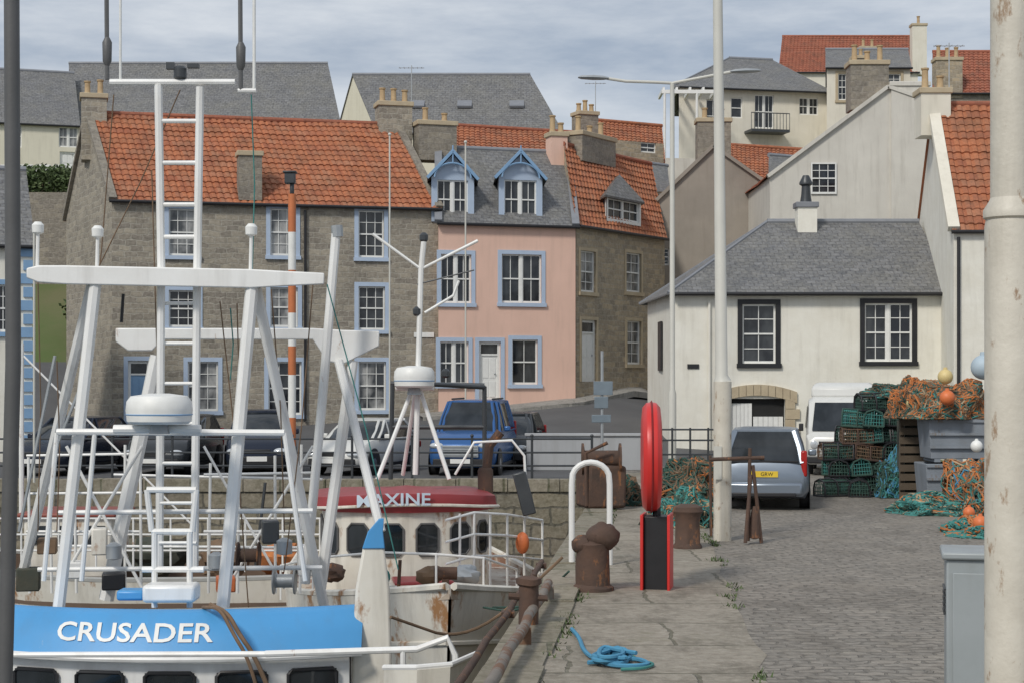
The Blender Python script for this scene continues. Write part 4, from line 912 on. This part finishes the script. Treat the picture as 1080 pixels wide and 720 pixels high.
single(m,'rope',NETBL,'blue rope coiled loosely on the quay slabs','rope')
m=MB(); rope([G(660,690,.03),G(675,700,.03),G(692,703,.03),G(680,708,.03),G(655,709,.03)],.014,m); single(m,'rope',NETG,'thin teal rope end beside the blue coil','rope')
t=thing('rusty_tank','squat rusty brown tank at the far corner of the quay behind the white hoop','tank',XY(633,33))
D=33; c=XY(634,D); m=MB(); m.box(c+Vector((0,0,.45)),(.8,.75,.8),.3); rough(m,.05,3)
m.build('body',RUST,t,bevel=.06)
m=MB(); m.lathe([(.3,-.38),(.3,-.34),(.16,-.32),(.16,.32),(.3,.34),(.3,.38)],c+Vector((0,-.1,.98)),18,'X'); m.build('roller',RUST,t)
m=MB(); m.tube([c+Vector((-.3,-.45,.1)),c+Vector((-.32,-.45,1.1)),c+Vector((.1,-.45,1.3))],.035,8); m.build('pipe',RUST,t)
heap('net_heap','dark net bundle beside the rusty tank at the quay corner',XY(655,34),(.4,.4,.5),[(NETD,.8),(NETB,.8)],60,33)
# ------------------------------------------------------------ boats
def hull(t,Lb,B,sheer,draft,mat,band,deckmat,bulw=.5,matrix=None,name='hull',flare=.55,rise=.9):
    n=16; rings=[];rin=[]
    Mx=matrix or (lambda v:v)
    def hw(s,lev):
        f=(1-max(0,(s-.5)/.5)**2.3) * (.86+.14*min(1,s*3)); return B/2*f*(flare+(1-flare)*lev**.6)
    def top(s): return sheer+rise*max(0,(s-.45)/.55)**2+.15*max(0,(.3-s))
    for i in range(n+1):
        s=i/n; y=-Lb/2+Lb*s; zt=top(s); yb=lambda lev:y-(1-lev)*.9*max(0,(s-.6)/.4)
        rg=[]
        for lev in(1,.8,.6,.4,.2,0.0): z=draft+(zt-draft)*lev; rg.append((max(.02,hw(s,lev)),yb(lev),z))
        rings.append([Mx(Vector(p)) for p in rg]+[Mx(Vector((-p[0],p[1],p[2]))) for p in rg[::-1]])
        rin.append((max(.01,hw(s,1)-.08),y,zt))
    m=MB(); m.loft(rings,closed=False,caps=False); m.f.append(tuple(range(12))[::-1])
    h=m.build(name,mat,t,smooth=60)
    m=MB(); R=[[Mx(Vector((x,y,z+.0))),Mx(Vector((x,y,z-bulw))),Mx(Vector((0,y,z-bulw+.07))),Mx(Vector((-x,y,z-bulw))),Mx(Vector((-x,y,z)))] for x,y,z in rin]; m.loft(R,closed=False,caps=False); m.build('deck',deckmat,t,smooth=40)
    for s_ in(1,-1):
        m=MB(); m.tube([Mx(Vector((s_*(x+.04),y,z+.03))) for x,y,z in rin],.055,6); m.build('gunwale',band,t)
        m=MB(); m.tube([Mx(Vector((s_*(hw(i/n,.8)+.02),-Lb/2+Lb*i/n-(.18*max(0,(i/n-.6)/.4)),draft+(top(i/n)-draft)*.8))) for i in range(n+1)],.04,6); m.build('rubbing_strake',band,t)
def orient(loc,ang):
    R=Matrix.Rotation(ang,3,'Z'); return lambda v:R@v+Vector(loc)
D=20.5;t=thing('fishing_boat','white fishing boat with blue wheelhouse and tall white gantry, nearest the camera at left','boat',(-3.9,20,-3.3))
CR=t
hull(t,13,5.4,-1.6,-4.0,WRUSTY,BPAINT,M('grey deck paint',(.16,.18,.19)),.6,orient((-3.95,21.5,0),math.pi+.03))
Rw=4.4; xc=(180-540)/K*18.5
def arc(x,yoff):
    a=x/Rw; return Vector((xc+Rw*math.sin(a)*1.03,18.35+yoff+Rw*(1-math.cos(a)),0))
zt=-.02;zb=-.47; xs=[-2.05+4.1*i/24 for i in range(25)]
m=MB(); rr=[]
for x in xs: rr.append([arc(x,.0)+Vector((0,0,zb)),arc(x,.12)+Vector((0,0,zb+.18)),arc(x,.28)+Vector((0,0,zt-.05)),arc(x,.4)+Vector((0,0,zt)),arc(x*.95,1.5)+Vector((0,0,zt-.2)),arc(x*.95,1.5)+Vector((0,0,zb)),arc(x,.1)+Vector((0,0,zb-.02))])
m.loft(rr); m.build('wheelhouse_roof',BPAINT,t,smooth=40)
m=MB(); m.tube([arc(x,-.04)+Vector((0,0,zb-.03)) for x in xs],.04,8); m.build('roof_edge',WPAINT,t)
m=MB(); rr=[[arc(x*.93,.1)+Vector((0,0,-1.9)),arc(x*.93,.06)+Vector((0,0,zb-.02)),arc(x*.9,1.4)+Vector((0,0,zb-.02)),arc(x*.9,1.4)+Vector((0,0,-1.9))] for x in xs]; m.loft(rr); m.build('wheelhouse',WPAINT,t,smooth=40)
for i in range(5):
    x0=-1.75+i*.75; m=MB(); m.loft([[arc(x,.035)+Vector((0,0,-1.15)),arc(x,.03)+Vector((0,0,-.66))] for x in (x0,x0+.25,x0+.52)],closed=False,caps=False); o=m.build('wheelhouse_window',CGLASS,t)
    m=MB(); a=[arc(x0,.03)+Vector((0,0,-1.15)),arc(x0,.03)+Vector((0,0,-.70)),arc(x0+.04,.03)+Vector((0,0,-.66)),arc(x0+.48,.03)+Vector((0,0,-.66)),arc(x0+.52,.03)+Vector((0,0,-.70)),arc(x0+.52,.03)+Vector((0,0,-1.15))]; m.tube(a+[a[0]],.022,6); m.build('window_frame',BLACKP,o)
def crt(v):
    x=v.x*1.3-.41; z=zb+.14+v.y; fr=(z-zb)/(zt-.05-zb)
    p=arc(x,.0); yo=.12*min(1,fr/.43)+.16*max(0,(fr-.43)/.57); return Vector((p.x,p.y+yo-.014-v.z,z))
text('CRUSADER',.262,'name_lettering',SASH,t,crt,.006,.004)
def T(name,pts,r,mat=WPAINT,par=None,n=8):
    m=MB(); m.tube([P(*p) for p in pts],r,n); return m.build(name,mat,par or CR)
m=MB(); m.loft([[P(px,py-h,D),P(px,py-h,D+.35),P(px,py+h,D+.35),P(px,py+h,D)] for px,py,h in((28,288,5),(40,289,9),(70,290,10),(265,294,10),(300,294,8),(342,294,6))]); gb=m.build('gantry_beam',WPAINT,CR,bevel=.015)
T('gantry_leg',[(101,296,20.6),(62,640,20.3)],.075); T('gantry_leg',[(97,300,20.8),(22,612,22.6)],.068)
T('gantry_leg',[(266,300,20.6),(235,640,20.3)],.08); T('gantry_leg',[(270,304,20.8),(343,645,22.2)],.068)
m=MB(); m.loft([[P(px,py-h,22.6),P(px,py-h,22.95),P(px,py+h,22.95),P(px,py+h,22.6)] for px,py,h in((122,353,7),(135,358,12),(160,358,12),(172,352,6),(330,352,6),(345,364,17),(362,366,18),(400,357,8))]); m.build('rear_beam',WPAINT,CR,bevel=.015)
T('rear_leg',[(166,375,22.7),(112,632,22.7)],.1); T('rear_leg',[(372,380,22.7),(338,620,22.7)],.075); T('stay_pole',[(355,240,22),(340,420,22),(322,615,22)],.06)
T('stay_tip',[(355,238,22),(356,250,22)],.075,GALV); T('rear_leg',[(357,380,22.6),(402,560,22.0)],.06)
T('mast_rail',[(167,90,20.8),(170,283,20.8),(168,600,20.9)],.05); T('mast_rail',[(211,92,20.8),(208,283,20.8),(205,600,20.9)],.05)
for y in(128,172,216,250): T('mast_rung',[(167,y,20.8),(211,y,20.8)],.028)
T('mast_yard',[(116,87,20.8),(248,87,20.8)],.04)
for i in range(7): T('mast_rung',[(168,320+i*42,20.85),(207,320+i*42,20.85)],.022)
T('aerial',[(112,-60,20.8),(113,84,20.8)],.028,MGREY); T('aerial',[(127,-60,20.8),(127,86,20.8)],.016,SASH); T('aerial',[(253,-60,20.8),(254,96,20.8)],.028,MGREY);T('aerial',[(268,-60,20.8),(268,94,20.8)],.02,SASH)
for q in ((113,52),(254,57)):
    m=MB(); m.lathe([(.03,-.2),(.055,-.15),(.06,.08),(.03,.14)],P(q[0],q[1],20.8),10); m.build('aerial_clamp',MGREY,CR)
T('aerial_bracket',[(251,96,20.8),(270,96,20.8)],.03,WPAINT)
m=MB(); m.lathe([(.05,0),(.08,.02),(.08,.13),(.05,.16)],P(190,84,20.8),12); m.box(P(204,70,20.8),(.14,.08,.05)); m.box(P(180,70,20.8),(.1,.08,.08)); m.build('masthead_light',DGREY,CR)
for px,py in((40,242),(103,246),(265,244)):
    T('whip_post',[(px,py+5,20.7),(px-1,290,20.7)],.022); m=MB(); m.lathe([(.03,-.06),(.07,-.04),(.075,.05),(.04,.09)],P(px,py,20.7),12); m.build('small_antenna',SASH,CR)
def radar(t,px,py,D,w,mat_band=DBLUE):
    c=P(px,py,D); r=w/2; o=MB(); o.lathe([(r*.86,-.16),(r*.96,-.13),(r,0),(r*.97,.1),(r*.85,.16),(r*.3,.19)],c,28); q=o.build('radar',SASH,t)
    m=MB(); m.lathe([(r*.96,-.02),(r*1.006,0),(r*.96,.02)],c-Vector((0,0,.05)),28); m.build('radar_band',mat_band,q)
    m=MB(); m.lathe([(.12,0),(.1,.1)],c-Vector((0,0,.27)),12); m.build('radar_mount',GALV,q)
radar(CR,168,432,19.6,.76)
T('cross_rail',[(60,455,20.3),(90,455,20.3),(300,456,20.3)],.04); T('cross_rail',[(120,452,19.7),(212,452,19.7)],.05)
T('cross_rail',[(62,540,21),(330,538,21)],.03); T('cross_rail',[(40,600,21.6),(340,598,21.6)],.03)
for px in(60,100,300): T('rail_post',[(px,456,20.3),(px-14 if px<200 else px+22,612,20.3)],.03)
for a,b_ in(((155,516),(207,516)),((155,516),(160,560)),((207,516),(203,560)),((160,560),(203,560)),((163,560),(163,640)),((200,560),(200,640)),((150,600),(215,600))): T('radar_stand_tube',[(a[0],a[1],19.8),(b_[0],b_[1],19.8)],.036)
CL=random.Random(5)
for (x0,y0,x1,y1,D_,r) in((28,480,150,478,23.5,.018),(28,520,150,519,23.5,.018),(28,560,150,560,23.5,.018),(215,500,330,498,23.2,.018),(215,560,332,560,23.2,.022),(45,575,330,577,24.5,.02),(60,620,150,470,22.4,.022),(150,620,70,470,22.4,.022),(240,618,330,470,22.8,.02),(215,470,300,620,22.9,.018),(120,500,340,505,24.6,.018)): T('guard_rail',[(x0,y0,D_),(x1,y1,D_)],r)
for px in(30,52,78,132,148,222,252,290,318): T('rail_post',[(px,CL.uniform(468,490),23.4),(px+CL.uniform(-3,3),625,23.4)],.02)
for px,py,w_,h_,mt in((75,600,.34,.22,WPAINT),(262,585,.3,.3,RUST),(300,612,.3,.25,GALV),(120,612,.3,.22,BLACKP),(238,615,.25,.2,ORANGE),(322,590,.2,.4,WPAINT),(30,610,.3,.3,NETDK),(285,560,.22,.3,DGREY),(105,570,.2,.35,WRUSTY),(50,575,.25,.2,NETB)):
    m=MB(); c=P(px,py,22.5)
    if mt in(RUST,GALV): m.lathe([(w_*.6,-w_/2),(w_*.6,-w_*.42),(w_*.3,-w_*.4),(w_*.3,w_*.4),(w_*.6,w_*.42),(w_*.6,w_/2)],c,14,'X')
    else: m.box(c,(w_,.3,h_),.2)
    m.build('deck_gear',mt,CR,bevel=.02)
m=MB(); m.box(P(181,622,19.6)+Vector((0,0,-.02)),(.6,.4,.2)); m.build('vent_box',WPAINT,CR,bevel=.04)
m=MB(); m.box(P(140,626,20.0),(.32,.3,.12)); m.build('deck_box',BPAINT,CR,bevel=.03)
m=MB(); m.loft([[P(xa,y,19.0),P(xb,y,19.0),P(xb,y,19.35),P(xa,y,19.35)] for xa,xb,y in((371,413,760),(371,413,690),(375,411,620),(383,405,575))]); m.build('side_post',WRUSTY,CR,bevel=.03,smooth=40)
m=MB(); m.loft([[P(xa,y,18.98),P(xb,y,18.98),P(xb,y,19.37),P(xa,y,19.37)] for xa,xb,y in((382,406,578),(388,404,560),(400,405,546))]); m.build('post_cap',BPAINT,CR,bevel=.01,smooth=40)
T('deck_rail',[(280,689,17.6),(440,684,17.6),(472,672,17.6),(480,690,17.6),(482,760,17.6)],.035); T('deck_rail',[(0,690,17.9),(280,689,17.6)],.03); T('rail_post',[(425,684,17.6),(425,760,17.6)],.03)
bw=[(405,706,17.2),(440,706,16.8),(475,703,16.9),(505,690,17.6)]
m=MB(); m.loft([[P(*p),P(*p)+Vector((.0,.06,0)),P(*p)+Vector((-.05,.1,-1.2)),P(*p)+Vector((-.05,0,-1.2))] for p in bw]); m.build('bulwark',WRUSTY,CR,smooth=50)
m=MB(); m.tube([P(*p)+Vector((0,.03,.02)) for p in bw],.03,8); m.build('bulwark_cap',WPAINT,CR)
m=MB(); rope([P(222,637,18.7),P(240,645,18.3),P(252,668,18.2),P(268,690,18.15),P(285,730,18.15)],.025,m); rope([P(214,640,18.8),P(232,640,18.3),P(246,668,18.15),P(262,694,18.1),P(275,740,18.15)],.02,m); m.build('draped_rope',NETB,CR)
for x0,y0,x1,y1 in((232,318,262,640),(243,325,243,400),(286,305,300,560),(60,380,60,560),(120,100,88,430),(265,100,266,290),(160,180,166,600),(40,296,40,560),(330,300,300,600),(190,95,100,290),(250,320,248,470),(345,300,420,600)):
    m=MB(); m.tube([P(x0,y0,21.2),P((x0+x1)/2+3,(y0+y1)/2,21.2),P(x1,y1,21.2)],.008,4); m.build('rigging_line',NETG if x0%2 else NETB,CR)
for x0,y0,x1,y1,mt in((98,375,60,470,GALV),(58,375,20,560,GALV),(130,310,128,340,BLACKP)):
    m=MB(); m.tube([P(x0,y0,21),P(x1,y1,21)],.02,6); m.build('hanging_gear',mt,CR)
for px,py in((228,600),(300,585),(120,590)):
    m=MB(); m.lathe([(.02,0),(.1,.02),(.1,.18),(.04,.22)],P(px,py,21.5),12); m.build('deck_lamp',GALV,CR)
m=MB(); m.tube([P(12,-80,10),P(14,380,10),P(4,760,10),P(2,1300,10)],.046,12); single(m,'mast',MGREY,'grey mast right at the left edge of the photo','mast')
# ---- Maxine
D=27;t=thing('fishing_boat','white fishing boat with maroon wheelhouse roof moored alongside the quay','boat',(-1.6,27,-3.3)); MX=t
O2=orient((-1.5,27.4,0),math.pi+.14)
hull(t,9.8,4.25,-.78,-4.0,MXHULL,WRUSTY,M('pale rusty foredeck',(.62,.58,.5),(.4,.3,.22),2,.7,rust=(.5,2),rustc=(.25,.13,.08)),.14,O2,flare=.8,rise=.52)
m=MB(); m.box(O2(Vector((0.1,2.0,-.62))),(1.1,.9,.22),.14); m.build('fore_hatch',WRUSTY,t,bevel=.04)
m=MB(); m.box(O2(Vector((0.1,2.0,-.49))),(.9,.75,.06),.14); m.build('hatch_lid',RPAINT,t,bevel=.02)
w=1.32; plan=[(-w,2.3),(-w,.55),(-1.05,.14),(-.55,-.1),(.0,-.18),(.55,-.1),(1.05,.14),(w,.55),(w,2.3)]
A=.13; RA=Matrix.Rotation(A,3,'Z'); WC=Vector((-1.62,26.9,0))
W2=lambda x,y,z:WC+RA@Vector((x,y,0))+Vector((0,0,z))
z0,z1=-1.6,.44
m=MB(); m.loft([[W2(x,y,z) for x,y in plan] for z in(z0,z1)]); m.build('wheelhouse',WRUSTY,t,smooth=20)
arch=lambda x:.09*(1-(x/w)**2)
m=MB(); m.loft([[W2(x*f,(y-1)*f+1,z+(arch(x) if k>0 else 0)) for x,y in plan] for k,(f,z) in enumerate(((1.06,z1-.02),(1.1,z1+.03),(1.08,z1+.19),(.85,z1+.25),(.3,z1+.27)))]); m.build('wheelhouse_roof',RPAINT,t,smooth=40)
m=MB(); m.tube([W2(x*1.12,(y-1)*1.12+1,z1+.02+arch(x)) for x,y in plan],.025,6); m.build('roof_trim',WRUSTY,t)
for i in range(8):
    x0,y0=plan[i];x1,y1=plan[i+1]; dx=Vector((x1-x0,y1-y0)); L=dx.length; nn=Vector((dx.y,-dx.x)).normalized()
    fs=[(.18,.82)] if L<1 else ([(.12,.42),(.58,.88)])
    for f0,f1 in fs:
        q=lambda f,z,e:W2(x0+dx.x*f+nn.x*e,y0+dx.y*f+nn.y*e,z)
        zz0,zz1=-.26,.24; pts=[]; rr=.07/L
        for (f,z) in((f0+rr,zz0),(f1-rr,zz0),(f1,zz0+.08),(f1,zz1-.08),(f1-rr,zz1),(f0+rr,zz1),(f0,zz1-.08),(f0,zz0+.08)): pts.append((f,z))
        m=MB(); m.add([q(f,z,.015) for f,z in pts],[tuple(range(8))]); o=m.build('wheelhouse_window',CGLASS,t)
        m=MB(); pp=[q(f,z,.02) for f,z in pts]; m.tube(pp+[pp[0]],.018,6); m.build('window_frame',MGREY,o)
def mxt(v):
    s=v.x*1.12-.26; R_=2.3; a=s/R_
    x=R_*math.sin(a)*1.06; y=-.33+R_*(1-math.cos(a))*1.05; return W2(x,y-.02-v.z,z1+.02+v.y+arch(x))
text('MAXINE',.27,'name_lettering',M('pale blue lettering',(.62,.73,.84)),t,mxt,.01,.004)
def T2(name,pts,r,mat=WPAINT,n=8): return T(name,pts,r,mat,MX,n)
T2('mast',[(438,500,27.6),(444,285,27.6),(447,255,27.6)],.045)
T2('mast_stay',[(438,402,27.6),(398,505,27.2)],.035);T2('mast_stay',[(440,402,27.6),(474,505,27.2)],.035);T2('mast_stay',[(440,400,27.6),(425,500,28.6)],.035)
T2('aerial_arm',[(393,247,27.6),(444,284,27.6),(504,254,27.6)],.026,SASH);T2('aerial_arm',[(448,330,27.6),(478,312,27.6),(484,296,27.6)],.022,SASH);T2('aerial_arm',[(440,300,27.6),(500,285,27.6)],.012,DGREY)
radar(MX,437,398,27.4,.66)
T2('radar_bracket',[(417,409,27.4),(458,409,27.4)],.035)
for px,py in((447,252),(440,330),(470,395)):
    m=MB(); m.lathe([(.04,-.05),(.07,-.02),(.07,.06),(.03,.1)],P(px,py,27.6),10); m.build('navigation_light',DGREY,MX)
B3=30.2
for pts in(((412,505,B3),(414,404,B3)),((511,530,B3),(511,407,B3)),((440,404,B3),(440,500,B3)),((412,404,B3),(511,406,B3)),((440,404,B3-1),(511,408,B3)),((414,450,B3),(511,450,B3))): T2('aft_gantry_tube',pts,.04,DGREY)
m=MB(); m.lathe([(.13,0),(.13,.55),(.1,.6)],P(512,530,28.8),14); m.tube([P(512,505,28.8),P(516,470,28.8),P(528,455,28.8)],.08,10); m.build('exhaust',RUST,MX)
m=MB(); m.box(P(553,520,27.5),(.22,.12,.7),M3=Matrix.Rotation(-.25,3,'Y')); m.build('liferaft_bracket',DGREY,MX,bevel=.02)
T2('stanchion_arch',[(480,500,27.5),(500,466,27.5),(540,464,27.5),(553,480,27.5),(556,545,27.5)],.022)
rp=[(470,548,25.6),(500,540,26),(535,542,27),(572,548,28.5)]
for k,dz in enumerate((0,22,44)): T2('side_rail',[(p[0],p[1]+dz*(27/p[2]),p[2]) for p in rp],.02)
for px,D_ in((485,25.8),(500,26),(517,26.5),(535,27),(553,27.7),(572,28.5)):
    y=548 if px>560 else 541; T2('rail_stanchion',[(px,y,D_),(px,y+78,D_)],.02)
fr=[(296,596,26.5),(330,588,25),(400,582,23.9),(460,584,23.2),(510,588,23.4),(545,600,25)]
T2('bow_rail',fr,.018)
for i in range(0,6): T2('rail_stanchion',[fr[i],(fr[i][0],fr[i][1]+36,fr[i][2])],.016)
T2('rust_pipe',[(419,645,24),(422,590,24)],.025,RUST)
m=MB(); m.ball(P(551,572,27.4),(.11,.11,.18),12,8); m.build('fender_buoy',ORANGE,MX)
for pl in ([P(510,640,23),P(540,645,22),P(565,635,21.6),P(585,614,21.5)],[P(520,640,23.3),P(560,640,22),P(600,602,21)]):
    m=MB(); rope(pl,.015,m); m.build('mooring_line',NETD,MX)
for k,(px,py,D_,mt) in enumerate(((455,606,24.2,NETB),(395,606,24.6,NETG),(350,604,25.2,RUST),(490,606,24,GALV))):
    m=MB(); m.ball(P(px,py,D_),(.22,.2,.13),12,8,disp=.5,seed=k*3.3); m.build('deck_bundle',mt,MX)
m=MB(); m.box(P(470,612,23.6),(.1,.1,.3)); m.lathe([(.09,-.16),(.09,.16)],P(470,604,23.6),12,'X'); m.build('windlass',RUST,MX)
for px,D_ in((560,25.5),(572,27.5)):
    c=Vector((edge(D_)-.2,D_,-1.0)); m=MB(); m.tube([c+Vector((0,.28*math.cos(a),.28*math.sin(a))) for a in [i*math.pi/8 for i in range(17)]],.09,8); single(m,'tyre_fender',BLACKR,'black tyre fender hanging on the quay wall, '+('nearer' if D_<26 else 'farther')+' of two','fender')
# ---- third boat
t=thing('fishing_boat','low weathered boat with small wheelhouse lying behind the gantry of the nearest boat','boat',(-8,33,-3.3))
hull(t,11,3.8,-1.25,-4.0,WRUSTY,M('grey gunwale',(.4,.4,.38)),M('brown deck',(.16,.11,.08),None,2,.8),.5,orient((-7.8,33.5,0),math.pi/2+.06))
m=MB(); m.box((-8.6,33.8,-.75),(1.7,1.6,1.2)); m.build('deckhouse',WRUSTY,t,bevel=.06)
m=MB(); m.box((-8.6,33.8,-.12),(1.9,1.8,.1)); m.build('deckhouse_roof',M('dull red paint',(.28,.08,.06),None,2,.6),t,bevel=.04)
for i in range(3):
    m=MB(); m.box((-9.15+i*.55,32.98,-.5),(.38,.03,.36)); m.build('window',CGLASS,t,bevel=.01)
for i in range(14):
    x=-12+i*.7; m=MB(); m.tube([(x,32,-.1),(x,32,-1.1)],.02,6); m.build('rail_stanchion',WPAINT,t)
for z in(-.1,-.4,-.7):
    m=MB(); m.tube([(-12,32,z),(-3.0,32,z)],.018,6); m.build('rail',WPAINT,t)
m=MB(); m.tube([(-9.6,33.4,-.4),(-9.6,33.4,3.2)],.05,8); m.tube([(-9.6,33.4,3),(-6.2,33.4,-.4)],.02,6); m.build('mast',WPAINT,t)
for x,y,z,rx,rz_,mt in((-6.9,33.3,-.95,.55,.35,NETDK),(-5.6,33.2,-1.0,.45,.4,NETB),(-11,33.4,-.95,.6,.35,NETDK),(-4.5,33.3,-1.0,.4,.3,NETO)):
    m=MB(); m.ball((x,y,z),(rx,.5,rz_),16,10,disp=.6,seed=x); m.build('net_bundle',mt,t)
for x,h in((-6.3,1.5),(-5.0,1.1),(-10.5,1.3),(-7.6,1.9)):
    m=MB(); m.tube([(x,33.2,-1.2),(x+.2,33.2,h-.6)],.03,6); m.build('gear_pole',DGREY,t)
for (px,y0,D_,l) in((411,142,58,'thin grey aerial rising in front of the orange roof'),(491,150,60,'thin white aerial rising beside the left blue dormer'),(36,240,41.5,'slim pale mast by the blue and white building')):
    m=MB(); q=XY(px,D_); m.tube([P(px,y0,D_),q+Vector((0,0,gz(q.x,q.y)))],.03,6); m.ball(P(px,y0,D_),.06,8,6); single(m,'aerial_pole',GREYP,l,'pole')
m=MB(); rope([(edge(20.2)+.3,20.2,.4),(-.5,20,-.6),P(412,650,19)],.018,m); single(m,'mooring_rope',NETB,'brown mooring rope from the big bollard to the nearest boat','rope')
# ------------------------------------------------------------ world, sun, camera
w=bpy.data.worlds.new('World'); SC.world=w; w.use_nodes=True; nt=w.node_tree; bg=nt.nodes['Background']
sky=N(nt,'ShaderNodeTexSky',sky_type='NISHITA'); sky.sun_disc=False; EL=math.radians(42); AZ=math.radians(212)
sky.sun_elevation=EL; sky.sun_rotation=AZ
tc=N(nt,'ShaderNodeTexCoord'); v=mapping(nt,tc.outputs['Generated'],(1.6,1.6,7))
n1=noisef(nt,v,2.6,8,.6); cl=mixc(nt,ramp(nt,n1,.38,.62),(3.2,3.75,4.6),(6.0,6.3,6.7))
nt.links.new(mixc(nt,.9,sky.outputs[0],cl),bg.inputs[0]); bg.inputs[1].default_value=.115
ld=bpy.data.lights.new('sun','SUN'); ld.energy=2.2; ld.angle=math.radians(10); ld.color=(1,.95,.87); lo=bpy.data.objects.new('sun',ld); COL.objects.link(lo)
dirv=Vector((math.sin(AZ)*math.cos(EL),math.cos(AZ)*math.cos(EL),math.sin(EL))); lo.rotation_euler=dirv.to_track_quat('Z','Y').to_euler()
cd=bpy.data.cameras.new('camera'); cam=bpy.data.objects.new('camera',cd); COL.objects.link(cam); cam.location=(0,0,CZ); cam.rotation_euler=(math.pi/2,0,0)
cd.sensor_width=36; cd.lens=60; cd.shift_y=40/1080; cd.clip_end=2000; SC.camera=cam
SC.view_settings.view_transform='Standard'; SC.view_settings.look='None'; SC.view_settings.exposure=0
